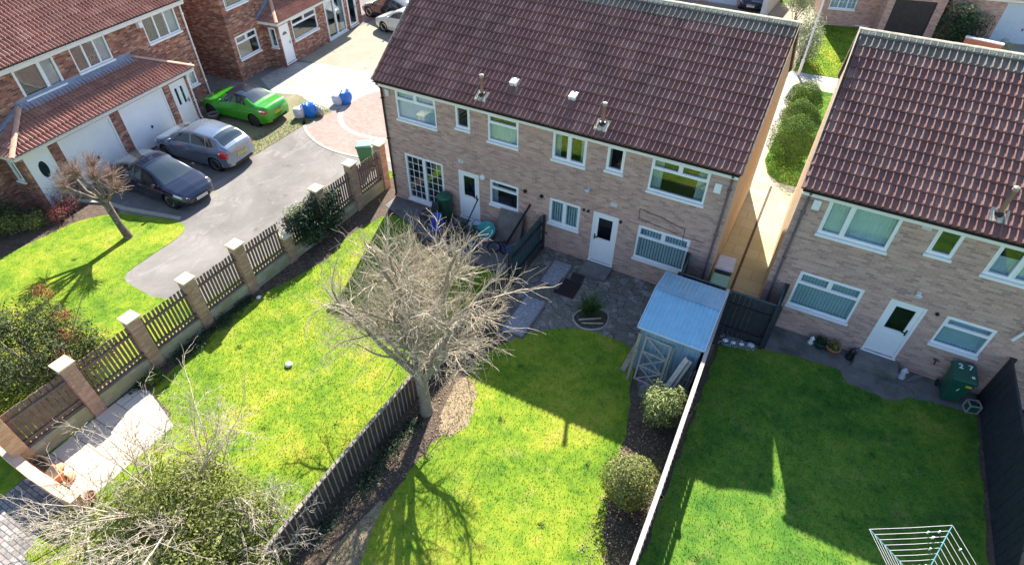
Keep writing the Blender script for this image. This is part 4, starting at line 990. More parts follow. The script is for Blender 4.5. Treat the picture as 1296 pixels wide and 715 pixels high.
batten_fence('picket_fence', 'boarded picket fence between the bare tree and the teal fence panel', [(3.17, -7.66), (3.16, -5.8), (3.14, -2.6)])
def panel_fence(name, label, pts, h, mat, board=.14, rails=(.3, 1.2), post=1.8, side=1, cap=None, lattice=0, postmat=None, capmat=None, raild=.05, boards_thick=.018):
    t = thing(name, label, 'fence'); P = [Vector((*p, 0)) for p in pts]
    for a, b in zip(P, P[1:]):
        L = (b-a).length; u = (b-a)/L; nn = Vector((-u.y, u.x, 0))*side; n = max(1, int(L/board)); mb = MB(); hb = h-lattice
        for k in range(n):
            s0, s1 = L*k/n+.003, L*(k+1)/n-.003; off = .006*(k % 2); z1 = hb+random.uniform(-.006, .006)
            q = [a+u*s0+nn*off, a+u*s1+nn*off, a+u*s1+nn*(off-boards_thick), a+u*s0+nn*(off-boards_thick)]
            mb.hexa([p+Vector((0, 0, G)) for p in q], [p+Vector((0, 0, G+z1)) for p in q])
        mb.build('boards', mat, t)
        if lattice:
            mb = MB(); n = int(L/.16)
            for k in range(n+1):
                s = L*k/n; c = a+u*s; mb.bar(c+Vector((0, 0, G+hb)), c+Vector((0, 0, G+h)), .028, .02)
            mb.bar(a+Vector((0, 0, G+hb)), b+Vector((0, 0, G+hb)), .04, .03)
            mb.build('lattice', postmat or mat, t)
        for z in rails:
            mb = MB(); mb.bar(a+nn*raild+Vector((0, 0, G+z)), b+nn*raild+Vector((0, 0, G+z)), .05, .08); mb.build('rail', postmat or mat, t)
        m = max(2, int(L/post)+1)
        for k in range(m):
            c = a+u*(L*k/(m-1))+nn*(raild+.035); mb = MB(); mb.box(c.x-.045, c.x+.045, c.y-.045, c.y+.045, G-.05, G+h+.03); mb.build('post', postmat or mat, t, bevel=.006)
        if cap:
            mb = MB(); mb.bar(a+Vector((0, 0, G+h+.02)), b+Vector((0, 0, G+h+.02)), cap, .035); mb.build('capping_rail', capmat or mat, t)
    return t
panel_fence('panel_fence', 'short teal grey fence panel meeting the house wall beside the patio toys', [(3.18, -2.5), (3.20, -.08)], 1.42, 'wood_teal', side=-1, rails=(.3, 1.1), postmat='wood_black')
panel_fence('panel_fence', 'tall dark fence with pale top rail between the middle and right gardens', [(9.86, -1.15), (9.92, -3.5), (9.99, -6), (10.06, -8.4), (10.13, -12.8)], 1.74, 'wood_black', side=1, rails=(.35, 1.3), lattice=.33, cap=.10, capmat='rail_white', postmat='wood_dark')
panel_fence('panel_fence', 'dark fence panel across the passage behind the row of white stones', [(9.95, -1.14), (11.28, -1.14), (11.30, -.02)], 1.72, 'wood_black', side=-1, rails=(.35, 1.3), cap=.06, capmat='wood_teal')
panel_fence('panel_fence', 'dark fence behind the blue metal shed, its top rail greenish', [(8.42, -.04), (8.46, -1.10), (9.80, -1.12)], 1.72, 'wood_black', side=-1, rails=(.35, 1.3), cap=.05, capmat='wood_teal')
panel_fence('panel_fence', 'black close boarded fence along the right edge beside the wheelie bin', [(17.10, -.02), (17.16, -1.9), (17.22, -3.8), (17.28, -5.7), (17.34, -7.6), (17.4, -11)], 1.62, 'wood_black', side=1, rails=(.3, .8, 1.35), cap=.06, post=1.9)

# ------------------------------------------------------------------ shed
sh = thing('metal_shed', 'light blue corrugated metal shed with shallow roof beside the dark fence', 'shed', (8.12, -3.82, G))
sw, sd, se, sr = 1.66, 2.40, 1.78, 2.08; ry = 1.34
def corr(mb, P, U, V, w, l, pitch=.12, amp=.022, N=None, lf=None):
    U, V, P = Vector(U).normalized(), Vector(V).normalized(), Vector(P); N = N or U.cross(V); n = int(w/(pitch/4)); pr = [0, amp, amp, 0]; a = []; b = []
    for i in range(n+1):
        u = w*i/n; h = pr[i % 4]; L = lf(u) if lf else l
        a.append(mb.vert(P+U*u+N*h)); b.append(mb.vert(P+U*u+V*L+N*h))
    for i in range(n): mb.face((a[i], a[i+1], b[i+1], b[i]))
mb = MB(); corr(mb, (0, 0, 0), (1, 0, 0), (0, 0, 1), sw, se); corr(mb, (sw, sd, 0), (-1, 0, 0), (0, 0, 1), sw, se)
gz = lambda y: se+(sr-se)*(y/ry if y < ry else (sd-y)/(sd-ry))
corr(mb, (sw, 0, 0), (0, 1, 0), (0, 0, 1), sd, 0, lf=lambda u: gz(u)-.02); corr(mb, (0, sd, 0), (0, -1, 0), (0, 0, 1), sd, 0, lf=lambda u: gz(sd-u)-.02)
mb.build('wall', 'shed_wall', sh)
mb = MB(); e = .09
V1 = Vector((0, ry+e, (sr-se)*(ry+e)/ry)); corr(mb, (-e, -e, se-(sr-se)*e/ry+.02), (1, 0, 0), V1, sw+2*e, V1.length)
k2 = (sr-se)/(sd-ry); V2 = Vector((0, -(sd-ry+e), k2*(sd-ry+e))); corr(mb, (sw+e, sd+e, se-k2*e+.02), (-1, 0, 0), V2, sw+2*e, V2.length)
mb.build('roof', 'shed_blue', sh)
mb = MB(); mb.bar((-e, ry, sr+.035), (sw+e, ry, sr+.035), .16, .012); mb.build('ridge_capping', 'shed_wall', sh)
mb = MB(); zf, zb = se-(sr-se)*e/ry+.02, se-k2*e+.02
mb.bar((-e, -e-.012, zf), (sw+e, -e-.012, zf), .024, .05)
for x in (-e-.012, sw+e+.012): mb.bar((x, -e, zf), (x, ry, sr+.02), .024, .05); mb.bar((x, ry, sr+.02), (x, sd+e, zb), .024, .05)
mb.bar((-e, sd+e+.012, zb), (sw+e, sd+e+.012, zb), .024, .05); mb.build('trim', 'garage_blue', sh)
mb = MB()
for x in (.5, 1.18):
    mb.box(x-.015, x+.015, -.03, -.014, .05, se-.08)
mb.build('door_edge', 'shed_wall', sh)
# things stacked against it
tg = thing('trellis_gate', 'white cross braced wooden gate leaning against the front of the blue shed', 'gate', (8.30, -4.20, G)); tg.rotation_euler = (math.radians(-13), 0, math.radians(-3))
tw, th = .72, 1.55
for nm, a, b in (('stile', (0, 0, 0), (0, 0, th)), ('stile', (tw, 0, 0), (tw, 0, th))):
    mb = MB(); mb.bar(a, b, .055, .03, (0, 1, 0)); mb.build(nm, 'rail_white', tg)
for z in (.03, .52, 1.02, th-.03):
    mb = MB(); mb.bar((.03, 0, z), (tw-.03, 0, z), .026, .05, (0, 0, 1)); mb.build('rail', 'rail_white', tg)
for z0, z1 in ((.03, .52), (.52, 1.02)):
    mb = MB(); mb.bar((.03, .004, z0), (tw-.03, .004, z1), .02, .035); mb.bar((.03, -.012, z1), (tw-.03, -.012, z0), .02, .035); mb.build('brace', 'rail_white', tg)
mb = MB(); mb.bar((.03, .004, 1.5), (tw-.03, .004, 1.04), .02, .035); mb.build('brace', 'rail_white', tg)
def lean(name, label, a, b, w, h, mat, cat='plank', group=None):
    a = Vector(a); t = MB(); t.bar((0, 0, 0), Vector(b)-a, w, h); o = t.build(name, mat, bevel=.004, loc=a); return tag(o, label, cat, group)
zs = G+.02
lean('timber_post', 'mossy grey post leaning at the left corner of the blue shed', (8.14, -4.32, zs), (8.16, -3.97, 1.5), .09, .09, 'wood_grey', 'post')
lean('plank', 'short grey plank lying against the left side of the blue shed', (7.90, -4.1, zs), (8.07, -3.3, .55), .16, .03, 'wood_grey')
lean('plank', 'dark thin plank between the white gate and the pale boards by the shed', (9.10, -4.25, zs), (9.12, -3.99, 1.42), .06, .04, 'wood_grey')
lean('plank', 'wide pale board leaning diagonally against the blue shed', (9.15, -4.62, zs), (9.52, -4.02, 1.25), .15, .035, 'wood_pale')
lean('plank', 'narrower pale board beside the wide one leaning on the blue shed', (9.30, -4.60, zs+.0), (9.64, -4.00, 1.18), .09, .05, 'wood_pale')
lean('plank', 'white batten crossing the other boards at the shed corner', (9.66, -4.50, zs), (9.42, -3.98, 1.05), .04, .03, 'rail_white')
mb = MB()
for k in range(5):
    a = Vector((9.35+.1*k, -4.55+.03*k, zs)); b = Vector((9.55+.07*k, -4.05, .75+.05*k)); mb.bar(a, b, .022, .022); 
mb.bar((9.3, -4.35, .3), (9.85, -4.3, .32), .02, .02); mb.bar((9.35, -4.2, .6), (9.85, -4.18, .62), .02, .02)
tag(mb.build('plant_frame', 'wood_grey'), 'thin grey lattice frame propped at the right corner of the shed next to the fence', 'trellis')
# ------------------------------------------------------------------ bare trees
class Tubes:
    def __init__(s): s.V = []; s.F = []; s.n = 0
    def add(s, P, R, seg):
        P = np.asarray(P, float); m = len(P); T = np.gradient(P, axis=0); T /= np.linalg.norm(T, axis=1)[:, None]+1e-9
        a = np.cross(T[0], [.3, .5, .8]); a /= np.linalg.norm(a)+1e-9; A = np.empty_like(P)
        for i in range(m): a = a-T[i]*np.dot(a, T[i]); a /= np.linalg.norm(a)+1e-9; A[i] = a
        B = np.cross(T, A); th = np.arange(seg)*2*PI/seg
        V = P[:, None]+(A[:, None]*np.cos(th)[None, :, None]+B[:, None]*np.sin(th)[None, :, None])*np.asarray(R)[:, None, None]
        s.V.append(V.reshape(-1, 3)); i = np.arange(m-1)[:, None]*seg+s.n; k = np.arange(seg)[None]; k2 = (k+1) % seg
        s.F.append(np.stack([i+k, i+k2, i+seg+k2, i+seg+k], -1).reshape(-1, 4)); s.n += m*seg
    def build(s, name, mat, parent=None): return npmesh(name, np.concatenate(s.V), np.concatenate(s.F), mat, parent, True)
def grow(tw, p, d, r, L, lev, maxlev, rg, par):
    """one wandering branch and its children"""
    n = 6 if lev < 2 else 5; P = [p]; D = d/np.linalg.norm(d); step = L/n
    for i in range(n):
        D = D+rg.normal(size=3)*par['wander'][min(lev, 4)]+np.array([0, 0, par['lift'][min(lev, 4)]]); D /= np.linalg.norm(D); P.append(P[-1]+D*step)
    P = np.array(P); R = r*np.linspace(1, par['taper'], n+1); tw[0 if lev <= par['split'] else 1].add(P, R, 8 if lev == 0 else (6 if lev == 1 else (4 if lev == 2 else 3)))
    if lev >= maxlev: return
    k = par['kids'][lev]
    for j in range(k):
        t = par['start'][min(lev, 4)]+(1-par['start'][min(lev, 4)])*(j+rg.uniform(0, 1))/k; x = t*n; i = min(int(x), n-1); q = P[i]+(P[i+1]-P[i])*(x-i); T = P[i+1]-P[i]; T /= np.linalg.norm(T)
        s = rg.normal(size=3); s -= T*np.dot(s, T); s /= np.linalg.norm(s); ang = rg.uniform(*par['ang'])
        nd = T*math.cos(ang)+s*math.sin(ang); nr = max(r*(1-(1-par['taper'])*t)*par['rad'], par['rmin']); grow(tw, q, nd, nr, L*par['len'][min(lev, 4)]*rg.uniform(.55, 1.3)*(1.15-.45*t), lev+1, maxlev, rg, par)
    # leader continues
    if lev < maxlev: grow(tw, P[-1], D, max(r*par['taper'], par['rmin']), L*par['len'][min(lev, 4)]*.8, lev+1, maxlev, rg, par)
rg = np.random.default_rng(21)
mt = thing('bare_tree', 'large leafless tree with pale spreading branches beside the picket fence in front of the houses', 'tree', (3.68, -8.05, G))
tw = [Tubes(), Tubes()]
par = dict(wander=[.10, .14, .18, .2, .2], lift=[.03, .03, .02, .0, -.02], taper=.5, split=1, kids=[6, 7, 8, 3], start=[.15, .2, .15, .2, .2], ang=(.4, .95), rad=.42, rmin=.0038, len=[.66, .68, .66, .6, .6])
trunkP = np.array([(0, 0, -.1), (.0, .0, .15), (-.02, .02, .7), (-.05, .02, 1.25), (-.08, .05, 1.7)]); tw[0].add(trunkP, [.24, .175, .150, .155, .14], 12)
limbs = [((-.08, .05, 1.55), (-.30, -.06, 1), .105, 2.7), ((-.06, .03, 1.35), (-.55, -.38, .95), .08, 2.4), ((-.05, .05, 1.6), (.12, .35, 1), .11, 2.7), ((0, .05, 1.4), (.50, .10, 1.0), .09, 2.4),
         ((-.08, .06, 1.7), (-.15, .62, .8), .085, 2.4), ((-.05, .02, 1.5), (.30, -.30, 1.0), .075, 2.3), ((-.08, .05, 1.3), (-.62, .42, .95), .07, 2.4), ((0, .05, 1.3), (.50, .50, .9), .07, 2.3), ((-.08, .02, 1.5), (-.38, .25, .95), .08, 2.6), ((-.08, .0, 1.55), (-.95, .15, .62), .06, 2.3), ((-.08, .05, 1.7), (-.8, .6, .75), .055, 2.3)]
for p, d, r, L in limbs: grow(tw, np.array(p), np.array(d, float), r*1.15, L*.97, 0, 3, rg, par)
t_ = tw[0].build('trunk', 'bark_pale', mt); c_ = tw[1].build('crown', 'twig_pale', mt)

rg = np.random.default_rng(5)
pt = thing('pollarded_tree', 'small leaning pollarded tree with tufted twigs on the front lawn by the dark saloon', 'tree', (-10.42, -7.02, G))
tw = [Tubes(), Tubes()]
tw[0].add(np.array([(0, 0, -.1), (0, 0, .1), (-.12, -.02, .55), (-.25, .0, 1.05), (-.35, .02, 1.45)]), [.19, .15, .12, .12, .13], 10)
heads = [(-1.25, -.15, 2.3), (-.75, .35, 2.55), (-.35, -.35, 2.75), (-.1, .45, 2.25), (.35, .25, 2.05), (-.9, -.65, 2.2), (.15, -.1, 2.6)]
for hx, hy, hz in heads:
    a = np.array([-.35, .02, 1.4]); b = np.array([hx, hy, hz]); m = (a+b)/2+rg.normal(size=3)*.08; tw[0].add(np.array([a, a*.7+m*.3, m, b]), [.09, .075, .06, .065], 7)
    for k in range(120):
        d = rg.normal(size=3)+(b-a)*.8+np.array([0, 0, .8]); d /= np.linalg.norm(d); L = rg.uniform(.25, .7); q = b+rg.normal(size=3)*.04
        P = [q]; D = d
        for i in range(4): D = D+rg.normal(size=3)*.16; D /= np.linalg.norm(D); P.append(P[-1]+D*L/4)
        tw[1].add(np.array(P), np.linspace(.011, .005, 5), 3)
tw[0].build('trunk', 'bark_dark', pt); tw[1].build('crown', 'twig_pink', pt)

def bare_shrub(name, label, loc, n, spread, L, seed, mat='twig_white', lev=2, parx=None, flat=.6, r0=.022):
    rg = np.random.default_rng(seed); t = thing(name, label, 'shrub', loc); tw = [Tubes(), Tubes()]
    par = dict(wander=[.12, .16, .2, .2, .2], lift=[.02, .01, 0, 0, 0], taper=.45, split=0, kids=[6, 4, 3], start=[.2, .2, .2, .2, .2], ang=(.4, 1.0), rad=.6, rmin=.006, len=[.5, .5, .5, .5, .5]); par.update(parx or {})
    for k in range(n):
        a = rg.uniform(0, 2*PI); d = np.array([math.cos(a)*spread, math.sin(a)*spread, flat*rg.uniform(.6, 1.3)]); p = np.array([rg.normal()*.15, rg.normal()*.15, 0])
        grow(tw, p, d, r0*rg.uniform(.7, 1.2), L*rg.uniform(.6, 1.15), 0, lev, rg, par)
    tw[0].build('stems', mat, t); tw[1].build('twigs', mat, t); return t
bare_shrub('bare_shrub', 'leafless whitish shrub spreading over the evergreen shrub at the bottom left', (.6, -13.4, .3), 19, 1.05, 2.2, 3, lev=3, flat=.60, r0=.022)
bare_shrub('bare_shrub', 'leafless shrub reaching across the brick path at the bottom edge', (-1.0, -14.6, G), 12, 1.0, 1.5, 4, lev=2, flat=.5)
bare_shrub('bare_shrub', 'leafless thorny shrub leaning over the near end of the picket fence', (2.9, -12.75, .3), 10, .8, 1.15, 8, lev=2, flat=.7)
bare_shrub('bare_shrub', 'tall thin leafless sapling stems rising in front of the left lawn', (.1, -12.0, G), 7, .30, 2.3, 6, lev=2, flat=1.2, mat='twig_pale', r0=.02)
bare_shrub('bare_shrub', 'dark twiggy upright stems left of the evergreen shrub at the edge of the slab patio', (-1.3, -12.9, G), 9, .45, 1.5, 9, lev=2, flat=1, mat='twig_pale', r0=.014)

def shrub(name, label, blobs, mat, n, size, seed, cat='shrub', stems=6, bark='bark_dark', extra=None, shell=.45, up=.3, aspect=.6, noise=.18):
    cx = sum(b[0] for b in blobs)/len(blobs); cy = sum(b[1] for b in blobs)/len(blobs)
    t = thing(name, label, cat, (cx, cy, G)); bl = [(b[0]-cx, b[1]-cy, b[2]-G, *b[3:]) for b in blobs]
    rg = np.random.default_rng(seed); tw = Tubes()
    for b in bl:
        for k in range(stems):
            e = np.array(b[:3])+rg.normal(size=3)*np.array(b[3:])*.42; s = np.array([rg.normal()*.06+b[0]*.4, rg.normal()*.06+b[1]*.4, -.02]); m = (s+e)/2+rg.normal(size=3)*.08; tw.add(np.array([s, m, e]), [.03, .02, .008], 4)
    tw.build('stems', bark, t)
    o = leafcloud_local('foliage', mat, t, bl, n, size, seed, shell, up, aspect, noise)
    if extra:
        for i, (m2, bl2, n2, s2) in enumerate(extra): leafcloud_local('foliage', m2, t, [(b[0]-cx, b[1]-cy, b[2]-G, *b[3:]) for b in bl2], n2, s2, seed+i+50, shell, up, aspect, noise)
    return t
def leafcloud_local(name, mat, t, bl, n, size, seed, shell, up, aspect, noise):
    global G
    g = G; G = 0.; o = leafcloud(name, mat, t, bl, n, size, seed, shell, up, aspect, noise); G = g; return o
shrub('evergreen_shrub', 'big sprawling evergreen shrub at the bottom left of the picture', [(.7, -13.2, .75, 1.35, 1.05, .95), (2.0, -12.8, .65, 1.1, 1.0, .85), (-.3, -13.9, .3, 1.0, .9, .55), (1.9, -14.2, .5, 1.3, .9, .7), (2.9, -13.7, .35, .9, .8, .6), (.2, -12.6, .35, .8, .6, .55)], 'leaf_evergreen', 30000, .045, 31, stems=14, bark='twig_white', shell=.5, noise=.34)
shrub('conifer_bush', 'large dark conifer bush with rusty patches on the left edge behind the picket panels', [(-5.9, -12.2, .75, 1.0, 1.2, 1.0), (-7.0, -11.5, .8, 1.0, .9, .95), (-5.6, -11.3, .7, .7, .65, .8), (-6.9, -13.3, .7, 1.2, 1.1, .9), (-8.2, -12.2, .8, 1.1, 1.0, 1.0)], 'leaf_conifer', 15000, .055, 32, stems=12, bark='twig_white', shell=.5, noise=.28, aspect=.45,
      extra=[('leaf_rust', [(-5.75, -11.55, 1.25, .35, .3, .3), (-7.9, -10.9, 1.4, .5, .3, .3), (-6.3, -11.2, 1.5, .4, .3, .2), (-5.3, -12.1, .9, .25, .3, .5)], 900, .05)])
shrub('round_shrub', 'variegated pale green shrub by the dark fence just below the blue shed', [(9.33, -5.45, .64, .50, .46, .58), (9.62, -5.2, .80, .44, .40, .50), (9.12, -5.2, .58, .38, .36, .50)], 'leaf_variegated', 4600, .042, 33, stems=10)
shrub('round_shrub', 'round clipped green shrub in the soil bed by the dark fence, nearer the bottom', [(9.38, -7.75, .55, .70, .66, .74)], 'leaf_evergreen', 7000, .036, 34, stems=16, shell=.3, noise=.08,
      extra=[('leaf_silver', [(9.35, -7.75, .58, .62, .58, .68)], 700, .034)])
shrub('climbing_shrub', 'dark climbing evergreen shrub smothering the picket panels halfway along the garden wall', [(-4.15, -4.4, 1.15, .40, .6, .55), (-4.2, -3.6, 1.2, .40, .65, .5), (-4.1, -2.8, 1.1, .36, .5, .45), (-3.95, -4.1, .6, .38, .7, .55), (-3.95, -3.2, .5, .38, .7, .5)], 'leaf_ivy', 6500, .055, 35, stems=6,
      extra=[('leaf_silver', [(-4.25, -4.4, 1.6, .3, .5, .16), (-4.2, -3.3, 1.6, .3, .6, .14)], 600, .045)])
shrub('red_shrub', 'low reddish heather like shrub in the bed at the corner of the front lawn', [(-13.9, -7.15, .25, .55, .55, .38), (-13.5, -7.6, .22, .4, .45, .32)], 'leaf_red', 2200, .04, 36, stems=10, aspect=.25)
shrub('low_shrub', 'grey green low shrub in the shaded bed below the red one', [(-13.9, -8.3, .2, .5, .5, .35), (-14.4, -8.9, .25, .6, .5, .4)], 'leaf_evergreen', 1700, .045, 37)
shrub('low_shrub', 'dark straggly shrub against the red brick wall at the left edge', [(-14.9, -8.6, .45, .6, .5, .55), (-15.0, -9.6, .4, .6, .6, .5), (-14.5, -10.2, .2, .7, .6, .35)], 'leaf_dark', 2200, .05, 38)
bare_shrub('bare_shrub', 'leafless twiggy shrub by the white door with the oval window', (-14.3, -6.7, G), 14, .6, .75, 14, 'twig_pink', lev=2, flat=.9, r0=.012)
shrub('small_plant', 'small bright green plant at the corner of the slab patio', [(-3.72, -10.95, G+.15, .30, .30, .20)], 'leaf_topiary', 700, .035, 39)
# ivy and ground cover along the walls
def cover(name, label, blobs, mat, n, size, seed):
    o = leafcloud(name, mat, None, blobs, n, size, seed, .5, .8); return tag(o, label, kind='stuff')
cover('ground_cover', 'dark ivy creeping along the foot of the garden wall', [(-3.85, -9.6, G+.05, .42, .8, .22), (-3.9, -8.3, G+.05, .38, .7, .18), (-3.92, -7.5, G+.05, .2, .5, .15), (-3.95, -11.2, G, .25, .6, .12)], 'leaf_ivy', 3600, .04, 41)
cover('ground_cover', 'dark ivy under the picket fence below the bare tree', [(3.55, -9.4, G+.02, .35, .9, .2), (3.6, -10.4, G+.02, .35, .8, .22), (3.5, -11.8, G, .3, .9, .15), (3.65, -8.6, G, .25, .4, .15)], 'leaf_ivy', 3000, .035, 42)
cover('weeds', 'low weeds and dead leaves along the dark fence bed', [(9.75, -6.6, G, .2, .8, .08), (9.6, -9.5, G, .35, 1.5, .08), (9.9, -3.8, G, .1, .8, .08)], 'leaf_evergreen', 900, .03, 43)
# dead leaves
def litter(name, poly, n, z, seed, mat, label, size=.022):
    rg = np.random.default_rng(seed); P = np.asarray(poly); lo, hi = P.min(0), P.max(0); x = rg.uniform(lo[0], hi[0], n); y = rg.uniform(lo[1], hi[1], n); k = inpoly(x, y, P); x, y = x[k], y[k]; n = len(x)
    a = rg.uniform(0, 2*PI, n); L = size*rg.uniform(.4, 1.4, n); c, s = np.cos(a)*L, np.sin(a)*L; zz = z+rg.uniform(.002, .02, n)
    V = np.stack([np.stack([x-c, y-s, zz], 1), np.stack([x+s*.6, y-c*.6, zz+.01*rg.uniform(-1, 1, n)], 1), np.stack([x+c, y+s, zz], 1), np.stack([x-s*.6, y+c*.6, zz+.012], 1)], 1)
    o = npmesh(name, V.reshape(-1, 3), np.arange(n*4).reshape(-1, 4), mat); return tag(o, label, kind='stuff')
litter('leaf_litter', [(3.3, -12.8), (4.35, -12.8), (4.35, -10), (4.9, -8), (4.1, -5.5), (3.3, -5.5)], 2600, G+.012, 51, 'soil_pale', 'twigs and dry crumbs on the soil under the bare tree')
litter('leaf_litter', [(9.0, -12.8), (10.0, -12.8), (9.9, -5.6), (8.7, -5.6)], 2200, G+.012, 52, 'soil_pale', 'dry crumbs and leaf litter in the bed by the dark fence')
litter('leaf_litter', [(-4, -11), (-3.5, -9), (-3.6, -6.5), (-3.2, -4), (-3.4, -2), (-4, -2)], 1500, G+.012, 53, 'soil_pale', 'dry crumbs in the bed by the garden wall')
litter('pebbles', [(3.98, -.5), (4.70, -.46), (4.72, -1.85), (4.02, -1.85)], 1400, G+.02, 54, 'bag_grey', 'grey and white pebbles of the gravel bed near the house', .016)
litter('pebbles', [(3.94, -2.62), (4.70, -2.58), (4.74, -4.4), (3.95, -4.45)], 2000, G+.02, 55, 'bag_grey', 'grey and white pebbles of the gravel bed near the lawn', .016)
# spiky plant
rg = np.random.default_rng(61); sp = thing('spiky_plant', 'spiky green sword leaved plant in the small round bed on the crazy paving', 'plant', (6.15, -2.42, G)); V = []
for k in range(190):
    a = rg.uniform(0, 2*PI); s = rg.uniform(.15, 1.0); L = rg.uniform(.45, .85); d = np.array([math.cos(a)*s, math.sin(a)*s, 1.2]); d /= np.linalg.norm(d); p = np.array([rg.normal()*.07, rg.normal()*.07, 0]); w = np.array([-math.sin(a), math.cos(a), 0])*.014
    m = p+d*L*.55; e = p+d*L+np.array([math.cos(a)*.1, math.sin(a)*.1, -.10*s]); V += [p-w, p+w, m+w, m-w, m-w, m+w, e+w*.1, e-w*.1]
npmesh('leaves', np.array(V), np.arange(len(V)).reshape(-1, 4), 'leaf_spiky', sp)
# clipped conifers in the passage
for i, (x, y, r, h_, lab, m) in enumerate([(10.05, 10.9, .98, 2.0, 'nearest and largest of the three clipped conifers between the houses', 'leaf_topiary'), (9.95, 13.7, .85, 1.5, 'middle one of the three clipped conifers between the houses', 'leaf_topiary'), (9.85, 16.2, .85, 1.4, 'farthest of the three clipped conifers between the houses, near the lamp post', 'leaf_topiary')]):
    shrub('clipped_conifer', lab, [(x, y, G+h_*.5, r, r*1.1, h_*.55)], m, 11000, .045, 70+i, cat='conifer', stems=8, shell=.15, up=.6, aspect=.35, noise=.10, extra=[('leaf_gold', [(x-.05, y, G+h_*.62, r*.95, r*1.1, h_*.46)], 700 if i == 0 else 1800, .04)])
shrub('round_shrub', 'tall pale flowering shrub on the far lawn at the end of the big roof', [(8.95, 22.6, .8, .75, .9, .9), (8.6, 24.2, 1.3, .8, .9, 1.2), (9.0, 23.3, 1.2, .7, .8, .9)], 'leaf_silver', 4200, .07, 81, stems=10)
shrub('round_shrub', 'pale round shrub peeking over the ridge of the big roof', [(7.4, 30.0, 1.4, 1.1, 1.1, .9)], 'leaf_silver', 2200, .08, 82, stems=8)
shrub('evergreen_hedge', 'dark clipped evergreen with silvery top between the two far garages', [(16.6, 30.9, .9, 1.1, 1.3, 1.2), (17.5, 31.6, .8, 1.0, 1.0, .9), (16.2, 32.6, 1.2, .9, 1.0, 1.1)], 'leaf_dark', 4200, .08, 83, stems=8, cat='hedge', extra=[('leaf_silver', [(16.5, 31.6, 1.9, 1.1, .9, .35), (17.6, 31.9, 1.4, .9, .7, .35)], 1100, .08)])
shrub('low_shrub', 'silvery shrub in front of the far garage at the top right corner', [(19.2, 30.2, .3, .6, .6, .5)], 'leaf_silver', 900, .06, 84)
